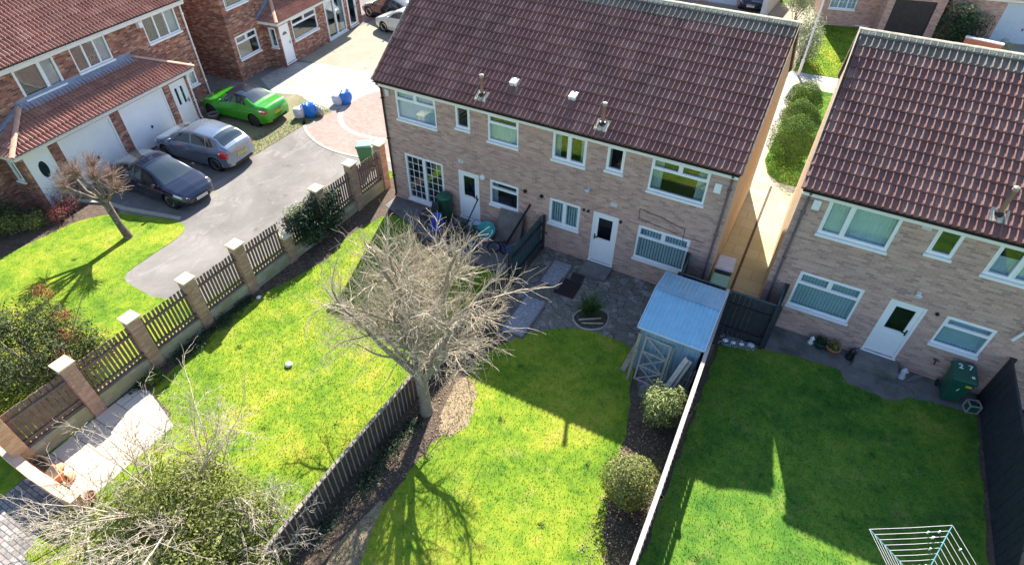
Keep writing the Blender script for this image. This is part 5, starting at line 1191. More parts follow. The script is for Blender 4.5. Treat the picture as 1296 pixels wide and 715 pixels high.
# ------------------------------------------------------------------ cars
def interp(tab, x):
    if x <= tab[0][0]: return tab[0][1]
    for (a, va), (b, vb) in zip(tab, tab[1:]):
        if x <= b:
            t = (x-a)/(b-a); t = t*t*(3-2*t)*.45+t*.55; return va+(vb-va)*t
    return tab[-1][1]
def car(name, label, loc, heading, s, group=None):
    """local x forward, y left, z up; origin mid wheelbase on the ground"""
    t = thing(name, label, 'car', (*loc, G+.012), heading, group); sc = s.get('scale', 1.0); t.scale = (sc, sc, sc)
    xf, xr = s['xf'], s['xr']; W = s['w']/2; wb = s['wb']/2; R = s.get('R', .325)
    width, belt, top = s['width'], s['belt'], s['top']
    def sec(x):
        w = W*interp(width, x); zb = interp(belt, x); zt = interp(top, x); g = max(0, zt-zb); c = min(1, g/.42)
        z0 = .19+.12*max(0, (x-(xf-.45))/.45)+.10*max(0, ((xr+.4)-x)/.4)
        wr = w*(.90-.20*c); ws = w*(.955-.02*c)
        return [(0, z0), (w*.86, z0), (w*.965, z0+.10), (w, z0+.30*(zb-z0)+.05), (w*.995, z0+.75*(zb-z0)), (ws, zb-.02), (ws*.965, zb+.02+.05*g), (wr+(ws*.93-wr)*.10, zt-.10*c-.012), (wr*.90, zt-.028*c), (wr*.45, zt+.012*c+.010), (0, zt+.02*c+.018)]
    NV = 10
    def surf(x, v, off=0.):
        def pt(x, v):
            P = sec(x); i = min(int(v), NV-1); f = v-i; a, b, c, d = P[max(i-1, 0)], P[i], P[i+1], P[min(i+2, NV)]
            q = [.5*((2*b[k])+(-a[k]+c[k])*f+(2*a[k]-5*b[k]+4*c[k]-d[k])*f*f+(-a[k]+3*b[k]-3*c[k]+d[k])*f**3) for k in (0, 1)]
            return Vector((x, q[0], q[1]))
        p = pt(x, v)
        if off:
            e = .02; dv = pt(x, min(v+e, NV))-pt(x, max(v-e, 0)); dx = pt(x+.03, v)-pt(x-.03, v); n = dx.cross(dv)
            if n.length > 1e-9:
                n.normalize(); n = n if (n.y > -1e-6 or v > 8) else -n
                if v > 8 and n.z < 0: n = -n
                p = p+n*off
        return p
    xs = [xr+(xf-xr)*i/96 for i in range(97)]
    vs = [NV*j/60 for j in range(61)]
    mb = MB(); grid = [[None]*(121) for _ in xs]
    for i, x in enumerate(xs):
        # rounded nose and tail
        e = min(xf-x, x-xr); sq = 1.0
        for j, v in enumerate(vs):
            p = surf(x, v); grid[i][60+j] = mb.vert(p); grid[i][60-j] = mb.vert((p.x, -p.y, p.z)) if j else grid[i][60]
    def inarch(i, j):
        k = abs(j-60+.5); v = k/6
        if v > 5: return False
        p = Vector(mb.v[grid[i][j]])+Vector(mb.v[grid[i+1][j+1]]); p /= 2
        return any((p.x-wx)**2+(p.z-R)**2 < (R+.045)**2 for wx in (wb, -wb))
    mb.cur = 0
    for i in range(96):
        for j in range(120):
            if inarch(i, j): continue
            mb.cur = 1 if abs(j-59.5) < 8 else 0
            mb.face((grid[i][j], grid[i][j+1], grid[i+1][j+1], grid[i+1][j]))
    for i, rev in ((0, 0), (96, 1)):
        mb.cur = 0
        for j in range(60):
            a, b = grid[i][60+j], grid[i][min(60+j+1, 120)]; c, d = grid[i][60-j], grid[i][60-j-1]
            q = (a, b, d, c); mb.face(q if rev else q[::-1])
    # arch lips follow the body side
    for wx in (wb, -wb):
        for sgn in (1, -1):
            prev = None; mb.cur = 0
            for k in range(25):
                a = -.15+(PI+.3)*k/24; ring = []
                for rr, yy in ((R+.042, -.02), (R+.042, .012), (R+.075, .010), (R+.085, -.012)):
                    x, z = wx+rr*math.cos(a), R+rr*math.sin(a); ysurf = W*interp(width, x)*.992
                    ring.append(mb.vert((x, sgn*(ysurf+yy), max(z, .2))))
                if prev:
                    for q in range(3): mb.face((prev[q], prev[q+1], ring[q+1], ring[q]))
                prev = ring
    body = mb.build('body', [s['paint'], 'car_trim'], t, True)
    for wx in (wb, -wb):
        for sgn in (1, -1):
            mb = MB(); yb = W*interp(width, wx)*.985; mb.tube([(wx, sgn*(yb-.42), R), (wx, sgn*(yb-.02), R)], [R+.05]*2, 24, False); mb.face(list(range(24))); mb.build('wheel_arch', 'car_trim', t)
            mb = MB(); y0, y1 = sgn*(yb-.24), sgn*(yb-.02)
            mb.tube([(wx, y0, R), (wx, y0+sgn*.03, R), (wx, y1-sgn*.03, R), (wx, y1, R), (wx, y1, R)], [R*.92, R, R, R*.93, R*.68], 28, False)
            wh = mb.build('wheel', 'tyre', t, True)
            mb = MB(); rr = R*.68; mb.tube([(wx, y1-sgn*.05, R), (wx, y1+sgn*.002, R), (wx, y1-sgn*.012, R)], [rr*.86, rr, rr*.9], 28, False)
            mb.tube([(wx, y1-sgn*.03, R), (wx, y1-sgn*.004, R)], [.06, .045], 12)
            for k in range(s.get('spokes', 5)*2):
                a = 2*PI*(k//2)/s.get('spokes', 5)+(.14 if k % 2 else -.14); mb.bar((wx+.03*math.cos(a), y1-sgn*.02, R+.03*math.sin(a)), (wx+rr*.95*math.cos(a*1.0), y1-sgn*.016, R+rr*.95*math.sin(a)), .030, .016, (0, 1, 0))
            mb.build('rim', s.get('rim', 'rim'), wh)
            mb = MB(); mb.tube([(wx, y1-sgn*.10, R), (wx, y1-sgn*.095, R)], [rr*.85]*2, 20); mb.build('brake_disc', 'car_trim', wh)
    def patch(name, x0f, x1f, v0, v1, mat, off=.006, nx=14, nv=6, both=True, parent=t, full=False):
        """x0f/x1f: functions of v giving the range in x"""
        objs = []
        for sg in ((1, -1) if both and not full else (1,)):
            mb = MB(); g = []
            rng = [v0+(v1-v0)*j/nv for j in range(nv+1)]
            if full: cols = [(v, 1) for v in rng]+[(v, -1) for v in rng[::-1][1:]]
            else: cols = [(v, sg) for v in rng]
            for v, q in cols:
                f = (v-v0)/(v1-v0); a, b = (x0f(f) if callable(x0f) else x0f), (x1f(f) if callable(x1f) else x1f); row = []
                for i in range(nx+1):
                    p = surf(a+(b-a)*i/nx, v, off); row.append(mb.vert((p.x, q*p.y, p.z)))
                g.append(row)
            for a, b in zip(g, g[1:]):
                for i in range(nx): mb.face((a[i], a[i+1], b[i+1], b[i]))
            objs.append(mb.build(name, mat, parent, True))
        return objs
    wsx, rwx = s['ws'], s['rw']     # (cowl x, roof x) and (roof x, tail x)
    patch('windscreen', lambda f: wsx[1]+.03, lambda f: wsx[0]-.06-.06*(1-f), 8.15, 10, 'car_glass', full=True, nx=12, nv=8)
    patch('rear_window', lambda f: rwx[1]+.05, lambda f: rwx[0]-.02, 8.15, 10, 'car_glass', full=True, nx=10, nv=8)
    for a, b, c, d in s['side']:     # rear-bottom, rear-top, front-bottom, front-top
        patch('side_window', lambda f, a=a, b=b: a+(b-a)*f, lambda f, c=c, d=d: c+(d-c)*f, 6.08, 7.0, 'car_glass', nx=12, nv=6)
    for lx in s.get('lines', []): patch('door_gap', lx-.006, lx+.006, 2.2, 6, 'car_trim', off=.003, nx=1, nv=14)
    for hx in s.get('handles', []):
        for sg in (1, -1):
            p = surf(hx, 4.75); mb = MB(); mb.bar((hx-.08, sg*(p.y+.022), p.z), (hx+.08, sg*(p.y+.018), p.z+.005), .022, .028); mb.build('door_handle', s['paint'], t, bevel=.006)
    for sg in (1, -1):
        p = surf(wsx[0]-.35, 6.1); mb = MB(); c = Vector((wsx[0]-.42, sg*(p.y+.12), p.z+.06)); mb.hexa([c+Vector((-.05, -.09, -.06)), c+Vector((.06, -.07, -.05)), c+Vector((.06, .07, -.05)), c+Vector((-.05, .09, -.06))], [c+Vector((-.05, -.08, .06)), c+Vector((.04, -.06, .05)), c+Vector((.04, .06, .05)), c+Vector((-.05, .08, .06))]); mb.build('door_mirror', s['paint'], t, True, bevel=.02)
    hl = s['head']; patch('headlight', lambda f: hl[0], lambda f: hl[1], hl[2], hl[3], 'light_clear', off=.007, nx=8, nv=5)
    tl = s['tail']; patch('tail_light', lambda f: tl[0], lambda f: tl[1], tl[2], tl[3], 'light_red', off=.007, nx=8, nv=5)
    # nose and tail trim, plates
    z = s.get('platez', (.42, .55))
    P = sec(xf); wf = P[4][0]; mb = MB(); mb.box(xf-.01, xf+.012, -wf*.7, wf*.7, .30, .42); mb.build('grille', 'car_trim', t, bevel=.01)
    P = sec(xr); wr_ = P[4][0]; mb = MB(); mb.box(xr-.012, xr+.01, -wr_*.75, wr_*.75, .27, .38); mb.build('rear_valance', 'car_trim', t, bevel=.01)
    pr = MB(); pr.box(xf+.012, xf+.024, -.26, .26, z[0], z[0]+.115); fp = pr.build('number_plate', 'plate_white', t, bevel=.004)
    pr = MB(); pr.box(xr-.024, xr-.012, -.26, .26, z[1], z[1]+.115); rp = pr.build('number_plate', 'plate_yellow', t, bevel=.004)
    for pp, xx, sg in ((fp, xf+.0255, 1), (rp, xr-.0255, -1)):
        mb = MB(); zz = (z[0] if sg > 0 else z[1])+.03
        for k in range(7):
            y = -.21+.062*k+(.02 if k > 3 else 0); mb.box(xx-.0008, xx+.0008, y, y+.012, zz, zz+.055); mb.box(xx-.0008, xx+.0008, y+.028, y+.038, zz, zz+.055); mb.box(xx-.0008, xx+.0008, y+.012, y+.028, zz+.022, zz+.032)
        mb.build('plate_characters', 'car_trim', pp)
    return t
hatch = dict(paint='paint_silver', w=1.80, wb=2.685, xf=2.24, xr=-2.12, R=.325,
    width=[(-2.12, .74), (-2.0, .88), (-1.75, .955), (-1.2, .99), (0, 1), (1.2, .985), (1.75, .93), (2.05, .82), (2.24, .62)],
    belt=[(-2.12, .80), (-2.0, .95), (-1.7, 1.02), (-.8, .99), (.6, .94), (1.2, .90), (1.8, .80), (2.1, .68), (2.24, .58)],
    top=[(-2.12, .86), (-2.03, 1.05), (-1.85, 1.16), (-1.55, 1.38), (-1.25, 1.46), (-.4, 1.52), (.1, 1.48), (.45, 1.36), (1.22, 1.00), (1.7, .88), (2.1, .72), (2.24, .60)],
    ws=(1.22, .32), rw=(-1.36, -1.93), side=[(-.22, -.22, .95, .42), (-1.05, -.98, -.30, -.30), (-1.45, -1.28, -1.12, -1.05)], lines=[-.26, .88, -1.12], handles=[-.12, -.95], head=(1.75, 2.08, 4.3, 5.6), tail=(-2.06, -1.74, 3.6, 5.9), platez=(.38, .62))
coupe = dict(paint='paint_green', w=1.80, wb=2.66, xf=2.18, xr=-2.16, R=.33, rim='rim_dark',
    width=[(-2.16, .78), (-2.02, .90), (-1.7, .98), (-1.2, 1.0), (-.6, .955), (.4, .95), (1.2, .995), (1.7, .95), (2.0, .84), (2.18, .66)],
    belt=[(-2.16, .82), (-2.0, .93), (-1.6, .97), (-.8, .95), (.6, .90), (1.2, .86), (1.7, .79), (2.05, .68), (2.18, .58)],
    top=[(-2.16, .87), (-2.05, 1.0), (-1.95, 1.03), (-1.55, 1.06), (-1.42, 1.10), (-.75, 1.36), (-.3, 1.41), (0, 1.40), (.25, 1.33), (.95, .97), (1.6, .86), (2.05, .72), (2.18, .60)],
    ws=(.95, .12), rw=(-.66, -1.42), side=[(-.28, -.28, .68, .22), (-1.02, -.80, -.36, -.36)], lines=[-.42, .72], handles=[-.28], head=(1.72, 2.05, 4.3, 5.5), tail=(-2.10, -1.80, 3.9, 5.6), platez=(.36, .58), spokes=7)
saloon = dict(paint='paint_navy', w=1.85, wb=2.875, xf=2.30, xr=-2.38, R=.34,
    width=[(-2.38, .70), (-2.2, .86), (-1.9, .95), (-1.2, .99), (0, 1), (1.3, .985), (1.8, .94), (2.1, .83), (2.30, .60)],
    belt=[(-2.38, .84), (-2.2, .94), (-1.7, .98), (-.8, .94), (.6, .89), (1.3, .84), (1.85, .72), (2.15, .60), (2.30, .50)],
    top=[(-2.38, .90), (-2.2, 1.0), (-1.9, 1.06), (-1.1, 1.30), (-.4, 1.43), (.05, 1.42), (.35, 1.33), (1.35, .90), (1.85, .78), (2.15, .64), (2.30, .52)],
    ws=(1.35, .15), rw=(-.55, -1.9), side=[(-.28, -.28, 1.0, .35), (-1.25, -.98, -.36, -.36)], lines=[-.32, .95, -1.25], handles=[-.18, -1.02], head=(1.78, 2.10, 4.6, 5.7), tail=(-2.3, -2.0, 4.3, 5.7), platez=(.34, .60), spokes=6)
def hd(a): return math.atan2(a[1], a[0])
car('parked_car', 'silver blue five door hatchback nosed up to the white garage door', (-12.66, -1.50), hd((-2.87, -.30)), dict(hatch, scale=1.02))
car('parked_car', 'bright green coupe with a dark roof parked on the rough grass', (-14.22, 2.18), hd((-2.54, -.25)), dict(coupe, scale=.99))
dk = car('parked_car', 'glossy dark navy saloon facing out of the drive beside the pollarded tree', (-11.93, -4.20), hd((1, .02)), dict(saloon, scale=.97))
car('parked_car', 'dark saloon parked furthest away at the top, beyond the white one', (-16.6, 17.25), hd((-1, .06)), dict(saloon, paint='paint_black', scale=.98))
car('parked_car', 'white hatchback half hidden behind the corner of the big tiled roof', (-14.1, 15.50), hd((-1, .04)), dict(hatch, paint='paint_white', scale=.98))
# black roof skin of the green coupe
for o in bpy.data.objects:
    if o.name.startswith('body') and o.parent and 'green coupe' in o.parent['label']:
        me = o.data; me.materials.append(MATS['paint_black'])
        for p in me.polygons:
            c = p.center
            if c.z > 1.27 and -.95 < c.x < .35: p.material_index = 2
        o['label'] = 'bright green body with a black roof panel'
# ------------------------------------------------------------------ bins, bags and small things
def wheelie(name, label, loc, rz, mat, lidmat=None, scale=1., marks=False, w=.58, d=.72, h=1.06):
    t = thing(name, label, 'wheelie bin', (*loc, G+.012), rz); t.scale = (scale,)*3
    mb = MB(); mb.hexa([(-w*.36, -d*.36, .06), (w*.36, -d*.36, .06), (w*.36, d*.34, .06), (-w*.36, d*.34, .06)], [(-w*.47, -d*.47, h-.10), (w*.47, -d*.47, h-.10), (w*.47, d*.45, h-.10), (-w*.47, d*.45, h-.10)]); mb.build('body', mat, t, bevel=.04)
    mb = MB(); mb.box(-w*.5, w*.5, -d*.5, d*.48, h-.12, h-.07); mb.build('rim', mat, t, bevel=.012)
    mb = MB(); mb.hexa([(-w*.52, -d*.54, h-.068), (w*.52, -d*.54, h-.068), (w*.52, d*.47, h-.068), (-w*.52, d*.47, h-.068)], [(-w*.44, -d*.44, h-.025), (w*.44, -d*.44, h-.025), (w*.46, d*.42, h+.03), (-w*.46, d*.42, h+.03)])
    lid = mb.build('lid', lidmat or mat, t, bevel=.02)
    mb = MB(); mb.tube([(-w*.4, d*.5, h-.08), (w*.4, d*.5, h-.08)], .017, 8); mb.build('handle', lidmat or mat, t)
    for sx in (-1, 1):
        mb = MB(); mb.tube([(sx*w*.40, d*.40, .10), (sx*w*.48, d*.40, .10)], .10, 16); mb.build('wheel', 'tyre', t)
    return t, lid
def text_mesh(name, txt, size, mat, parent, M, rotlabel=None):
    c = bpy.data.curves.new(name, 'FONT'); c.body = txt; c.size = size; c.extrude = .0015; c.align_x = 'CENTER'; c.align_y = 'CENTER'; c.offset = size*.02
    tmp = bpy.data.objects.new('tmp', c); COL.objects.link(tmp); dg = bpy.context.evaluated_depsgraph_get(); me = bpy.data.meshes.new_from_object(tmp.evaluated_get(dg)); bpy.data.objects.remove(tmp)
    me.materials.clear(); me.materials.append(MATS[mat]); me.name = name
    o = bpy.data.objects.new(name, me); COL.objects.link(o); o.parent = parent; o.matrix_local = M; return o
b, lid = wheelie('wheelie_bin', 'dark green wheelie bin numbered 27 against the house wall at the right', (16.30, -.46), math.radians(4), 'bin_green', scale=1.0)
text_mesh('number', '2', .24, 'plastic_white', lid, Matrix.Translation((-.12, .12, 1.084))@Matrix.Rotation(.09, 4, 'X'))
text_mesh('number', '7', .24, 'plastic_white', lid, Matrix.Translation((.12, .14, 1.086))@Matrix.Rotation(.09, 4, 'X'))
fr = Matrix.Translation((-.02, -.315, .62))@Matrix.Rotation(math.radians(83), 4, 'X')
text_mesh('number', '7', .17, 'plastic_white', b, fr)
mb = MB(); mb.hexa([(.06, -.352, .80), (.20, -.352, .80), (.20, -.346, .80), (.06, -.346, .80)], [(.06, -.358, .88), (.20, -.358, .88), (.20, -.352, .88), (.06, -.352, .88)]); mb.build('sticker', 'plate_yellow', b)
mb = MB(); mb.box(.13, .2, -.2, -.13, 1.045, 1.062); mb.build('sticker', 'plastic_white', lid)
wheelie('wheelie_bin', 'green wheelie bin with pale lid on the driveway behind the end of the garden wall', (-5.95, 1.35), math.radians(-60), 'bin_mid', 'bin_light')
wheelie('wheelie_bin', 'pale green wheelie bin in the passage behind the dark fence', (9.50, .02), math.radians(3), 'bin_light', 'bin_light', h=1.02)
wheelie('wheelie_bin', 'grey wheelie bin with whitish lid standing in the passage beyond the pale green one', (9.47, .82), math.radians(3), 'metal_grey', 'bag_grey', h=1.18)
def sack(name, label, loc, r, h, mat, seed, squash=(1, .75), rot=0., tilt=0., cat='sack', top=None):
    rg = random.Random(seed); t = thing(name, label, cat, (*loc, G+.015), rot); t.rotation_euler = (tilt, 0, rot)
    mb = MB(); seg = 22; n = 12; rings = []
    for i in range(n+1):
        z = h*i/n; f = i/n; rr = r*(.86+.22*math.sin(f*PI*.9))*(1-.25*max(0, f-.8)*5*.35); rings.append([mb.vert((rr*squash[0]*(1+.09*math.sin(k*1.7+seed+z*9)+.05*math.sin(k*2.9+z*14))*math.cos(2*PI*k/seg), rr*squash[1]*(1+.09*math.sin(k*1.3+seed*2+z*8))*math.sin(2*PI*k/seg), z+.02*math.sin(k*1.1+seed))) for k in range(seg)])
    c = [mb.vert((0.6*Vector(mb.v[q])).to_tuple()[:2]+(h-.12,)) for q in rings[-1]]; rings.append(c)
    for a, b in zip(rings, rings[1:]):
        for k in range(seg): k2 = (k+1) % seg; mb.face((a[k], a[k2], b[k2], b[k]))
    mb.face(rings[0][::-1]); mb.face(rings[-1]); mb.build('bag', mat, t, True)
    mb = MB()
    for sx in (-1, 1): mb.tube([(sx*r*.5, -r*.3, h-.03), (sx*r*.55, -r*.1, h+.09), (sx*r*.55, r*.1, h+.09), (sx*r*.5, r*.3, h-.03)], .018, 5)
    mb.build('handle', top or mat, t)
    return t
sack('recycling_bag', 'blue recycling bag nearer the green car, beside a grey one', (-11.35, 3.62), .32, .62, 'bag_blue', 3, rot=.4)
sack('recycling_bag', 'grey white bag leaning against the blue bag nearer the green car', (-11.70, 3.25), .26, .5, 'bag_grey', 5, rot=1.2)
sack('recycling_bag', 'dark grey bag behind the blue bag nearer the green car', (-11.0, 3.85), .22, .38, 'metal_grey', 6, rot=.2)
sack('recycling_bag', 'blue recycling bag by the red paving circle, farther from the green car', (-10.72, 5.55), .29, .64, 'bag_blue', 8, rot=1.3)
sack('recycling_bag', 'grey white bag beside the farther blue bag at the red paving circle', (-11.05, 5.3), .27, .46, 'bag_grey', 9, rot=.3)
pot('flower_pot', 'pot at the foot of the downpipe between the silver car and the green car', -15.1, 1.0, .26, .34, 'concrete_dark', plant=None)
# doormat and covers
mb = MB(); mb.hexa([(4.66, -2.06, G+.02), (5.38, -2.04, G+.02), (5.36, -1.22, G+.02), (4.64, -1.24, G+.02)], [(4.66, -2.06, G+.045), (5.38, -2.04, G+.045), (5.36, -1.22, G+.045), (4.64, -1.24, G+.045)]); tag(mb.build('doormat', 'mat_brown', bevel=.008), 'large dark brown mat on the crazy paving below the second back door', 'mat')
mb = MB(); mb.hexa([(4.88, -1.18, G+.02), (5.32, -1.18, G+.02), (5.30, -.82, G+.02), (4.84, -.82, G+.02)], [(4.88, -1.18, G+.04), (5.32, -1.18, G+.04), (5.30, -.82, G+.04), (4.84, -.82, G+.04)]); tag(mb.build('drain_cover', 'metal_black', bevel=.006), 'small dark drain cover between the brown mat and the doorstep', 'drain cover')
mb = MB(); mb.bar((5.95, -2.85, G+.05), (6.55, -2.45, G+.06), .05, .05); mb.bar((6.1, -2.95, G+.07), (6.7, -2.62, G+.05), .04, .04); tag(mb.build('cut_branch', 'twig_white'), 'cut pale branches lying in the round bed under the spiky plant', 'branch')
# white stones
rs = random.Random(4)
for i, (x, y, r) in enumerate([(10.27, -1.45, .10), (10.50, -1.42, .085), (10.74, -1.36, .09), (11.0, -1.28, .13)]):
    mb = MB(); mb.lathe((x, y, G+.01), [(r*.7, 0), (r, r*.35), (r*.8, r*.75), (r*.3, r*.95)], 12, (1, .75)); o = mb.build('white_stone', 'plastic_white' if i < 3 else 'bag_grey', None, True)
    tag(o, ['white stone nearest the pale top rail of the fence', 'second white stone from the pale top rail', 'third white stone, next to the large grey one', 'large grey stone at the end of the row of white stones'][i], 'stone', 'stones in a row below the dark fence panel')
litter('pebbles', [(10.1, -1.7), (11.15, -1.45), (11.15, -1.2), (10.1, -1.2)], 500, G+.02, 56, 'bag_grey', 'small pebbles around the row of white stones', .02)
# things along the right house
pot('flower_pot', 'dark green pot with a plant, left one by the right house wall', 12.86, -.28, .17, .22, 'bin_green', plant='leaf_dark')
pot('flower_pot', 'terracotta pot with a plant, right one by the right house wall', 13.22, -.30, .20, .22, 'terracotta', plant='leaf_evergreen')
def ornament(name, label, x, y, sc, mat):
    mb = MB(); mb.lathe((x, y, G+.012), [(.09*sc, 0), (.10*sc, .06*sc), (.05*sc, .16*sc), (.07*sc, .24*sc), (.03*sc, .32*sc)], 12); mb.bar((x-.07*sc, y, G+.2*sc), (x+.08*sc, y-.03, G+.26*sc), .04*sc, .04*sc); return tag(mb.build(name, mat, None, True), label, 'ornament')
ornament('garden_ornament', 'small white ornament left of the two pots by the right house', 12.60, -.25, .9, 'plastic_white')
ornament('garden_ornament', 'small dark bird shaped ornament beside the step of the right house', 13.72, -.32, 1.3, 'metal_black')
ornament('garden_ornament', 'grey white ornament standing at the right end of the doorstep', 15.12, -.38, 1.2, 'bag_grey')
mb = MB()
for k in range(5): mb.bar((15.25+.05*k, -.5+.03*k, G+.02), (15.42+.05*k, -.35+.03*k, G+.22), .012, .012)
mb.bar((15.25, -.5, G+.03), (15.5, -.37, G+.03), .015, .015); mb.bar((15.4, -.35, G+.22), (15.62, -.23, G+.22), .015, .015)
tag(mb.build('boot_scraper', 'metal_grey'), 'small wire rack lying between the doorstep and the wheelie bin', 'rack')
cf = thing('small_crate', 'small white framed crate on the ground by the black fence and the wheelie bin', 'crate', (16.86, -.72, G+.01), .3)
mb = MB()
for x in (-.14, .14):
    for y in (-.12, .12): mb.bar((x, y, 0), (x, y, .3), .03)
for z in (.02, .29):
    mb.bar((-.14, -.12, z), (.14, -.12, z), .03); mb.bar((-.14, .12, z), (.14, .12, z), .03); mb.bar((-.14, -.12, z), (-.14, .12, z), .03); mb.bar((.14, -.12, z), (.14, .12, z), .03)
mb.build('frame', 'rail_white', cf); mb = MB(); mb.box(-.12, .12, -.10, .10, .02, .22); mb.build('panel', 'bin_green', cf)
# rotary airer
A, B_ = Vector((14.10, -7.0, 1.60)), Vector((15.60, -6.08, 1.60)); ab = B_-A; pp = Vector((ab.y, -ab.x, 0)); C_, D_ = B_+pp, A+pp; cen = (A+B_+C_+D_)/4
ar = thing('rotary_airer', 'rotary washing line with teal arms and white lines standing on the right lawn', 'washing line', (cen.x, cen.y, G)); off = Vector((cen.x, cen.y, G))
hub = Vector((cen.x, cen.y, .98))-off; cs = [p-off for p in (A, B_, C_, D_)]
mb = MB(); mb.tube([(0, 0, -.1), (0, 0, 1.0)], .025, 10); mb.tube([(0, 0, 1.0), (0, 0, 1.3)], .02, 10); mb.build('pole', 'metal_grey', ar)
mb = MB(); mb.tube([hub-Vector((0, 0, .05)), hub+Vector((0, 0, .05))], .05, 10); mb.build('hub', 'airer_arm', ar)
for c in cs:
    mb = MB(); mb.tube([hub, c], .011, 6); mb.build('arm', 'airer_arm', ar)
mb = MB()
for k in range(8):
    f = .32+.68*k/7
    for i in range(4):
        a, b = hub+(cs[i]-hub)*f, hub+(cs[(i+1) % 4]-hub)*f; m = (a+b)/2-Vector((0, 0, .02)); mb.tube([a, m, b], .0040, 4)
mb.build('line', 'airer_line', ar)
rp = random.Random(9)
for k in range(26):
    f = .32+.68*rp.randrange(8)/7; i = rp.randrange(4); a, b = hub+(cs[i]-hub)*f, hub+(cs[(i+1) % 4]-hub)*f; p = a+(b-a)*rp.uniform(.1, .9)-Vector((0, 0, .01)); mb = MB(); mb.box(p.x-.012, p.x+.012, p.y-.012, p.y+.012, p.z-.045, p.z+.03)
    o = mb.build('clothes_peg', rp.choice(['plastic_white', 'plastic_white', 'curtain']), None, bevel=0, loc=off); tag(o, 'small pale clothes peg clipped to the lines of the rotary airer', 'clothes peg', 'pegs on the rotary airer')
# lamp post
lp = thing('lamp_post', 'slim pale lamp post between the two big roofs by the far footpath', 'lamp post', (9.05, 20.85, G))
mb = MB(); mb.lathe((0, 0, 0), [(.085, 0), (.08, .9), (.05, .95), (.035, 6.0)], 10); mb.build('pole', 'pipe_pale', lp, True)
mb = MB(); mb.tube([(0, 0, 6.0), (0, -.12, 6.15), (0, -.35, 6.2)], .03, 8); mb.hexa([(-.1, -.8, 6.16), (.1, -.8, 6.16), (.1, -.33, 6.16), (-.1, -.33, 6.16)], [(-.07, -.75, 6.26), (.07, -.75, 6.26), (.07, -.35, 6.28), (-.07, -.35, 6.28)]); mb.build('lamp_head', 'metal_grey', lp)
# left patio clutter
def chair(name, label, x, y, rz, mat, s=.8):
    t = thing(name, label, 'chair', (x, y, G+.02), rz); w = .26*s
    mb = MB(); mb.box(-w, w, -w, w, .40*s, .44*s); mb.build('seat', mat, t, bevel=.015)
    mb = MB(); mb.hexa([(-w, w-.03, .44*s), (w, w-.03, .44*s), (w, w+.01, .44*s), (-w, w+.01, .44*s)], [(-w*.9, w+.07, .95*s), (w*.9, w+.07, .95*s), (w*.9, w+.11, .95*s), (-w*.9, w+.11, .95*s)]); mb.build('backrest', mat, t, bevel=.02)
    for sx in (-1, 1):
        for sy in (-1, 1): mb = MB(); mb.bar((sx*(w-.02), sy*(w-.02), .41*s), (sx*(w+.03), sy*(w+.03), 0), .035); mb.build('leg', mat, t)
        mb = MB(); mb.bar((sx*w, -w, .62*s), (sx*w, w, .62*s), .04); mb.bar((sx*w, -w, .62*s), (sx*w, -w, .42*s), .03); mb.build('armrest', mat, t)
    return t
wb_ = thing('water_butt', 'tall dark green water butt with domed lid between the french windows and the white door', 'water butt', (-.78, -.32, G+.02))
mb = MB(); mb.lathe((0, 0, .0), [(.25, 0), (.29, .3), (.30, .6), (.27, .98), (.28, 1.0)], 20); mb.build('barrel', 'plastic_darkgreen', wb_, True)
mb = MB(); mb.lathe((0, 0, 1.0), [(.30, 0), (.30, .04), (.22, .12), (.05, .15)], 20); mb.build('lid', 'bin_green', wb_, True)
chair('garden_chair', 'plain blue plastic chair nearest the bare tree on the left patio', -.45, -1.35, .6, 'plastic_blue', .85)
chair('garden_chair', 'dark garden chair in front of the water butt', -1.05, -1.0, -.4, 'plastic_dark', .95)
chair('garden_chair', 'dark garden chair in front of the first white door', .15, -1.35, 2.6, 'plastic_dark', .95)
def toybike(name, label, x, y, rz, mat, s=1., cat='bicycle'):
    t = thing(name, label, cat, (x, y, G+.02), rz)
    for xx in (-.38*s, .38*s):
        mb = MB(); r = .24*s; mb.tube([(xx+r*math.cos(a*PI/9), 0, r+r*math.sin(a*PI/9)) for a in range(19)], .022, 6, False)
        for a in range(6): mb.bar((xx, 0, r), (xx+r*math.cos(a*PI/3), 0, r+r*math.sin(a*PI/3)), .006)
        mb.build('wheel', 'tyre', t)
    mb = MB(); z = .24*s; mb.tube([(-.38*s, 0, z), (-.12*s, 0, .55*s), (.28*s, 0, .58*s), (0, 0, z), (-.12*s, 0, .55*s)], .018, 6); mb.tube([(-.38*s, 0, z), (0, 0, z)], .015, 6); mb.tube([(.38*s, 0, z), (.28*s, 0, .62*s), (.25*s, 0, .74*s)], .018, 6); mb.build('frame', mat, t)
    mb = MB(); mb.tube([(.25*s, -.24*s, .76*s), (.25*s, .24*s, .76*s)], .015, 6); mb.build('handlebar', 'metal_grey', t)
    mb = MB(); mb.hexa([(-.26*s, -.07, .60*s), (0, -.03, .60*s), (0, .03, .60*s), (-.26*s, .07, .60*s)], [(-.26*s, -.08, .65*s), (0, -.03, .63*s), (0, .03, .63*s), (-.26*s, .08, .65*s)]); mb.build('saddle', 'car_trim', t, bevel=.01)
    return t
toybike('childs_bicycle', 'purple childs bicycle on the patio below the small ground floor window', 1.55, -1.35, .5, 'plastic_purple', .95)
toybike('childs_bicycle', 'blue childs bicycle closest to the teal fence panel', 2.45, -1.25, -.5, 'plastic_blue', .95)
toybike('childs_bicycle', 'dark childs bicycle propped near the foot of the first white door', .55, -.85, .1, 'plastic_dark', .9)
ss = thing('sand_table', 'round teal plastic tub tilted against the wall below the small window', 'tub', (1.22, -.35, G+.02)); ss.rotation_euler = (math.radians(38), 0, .1)
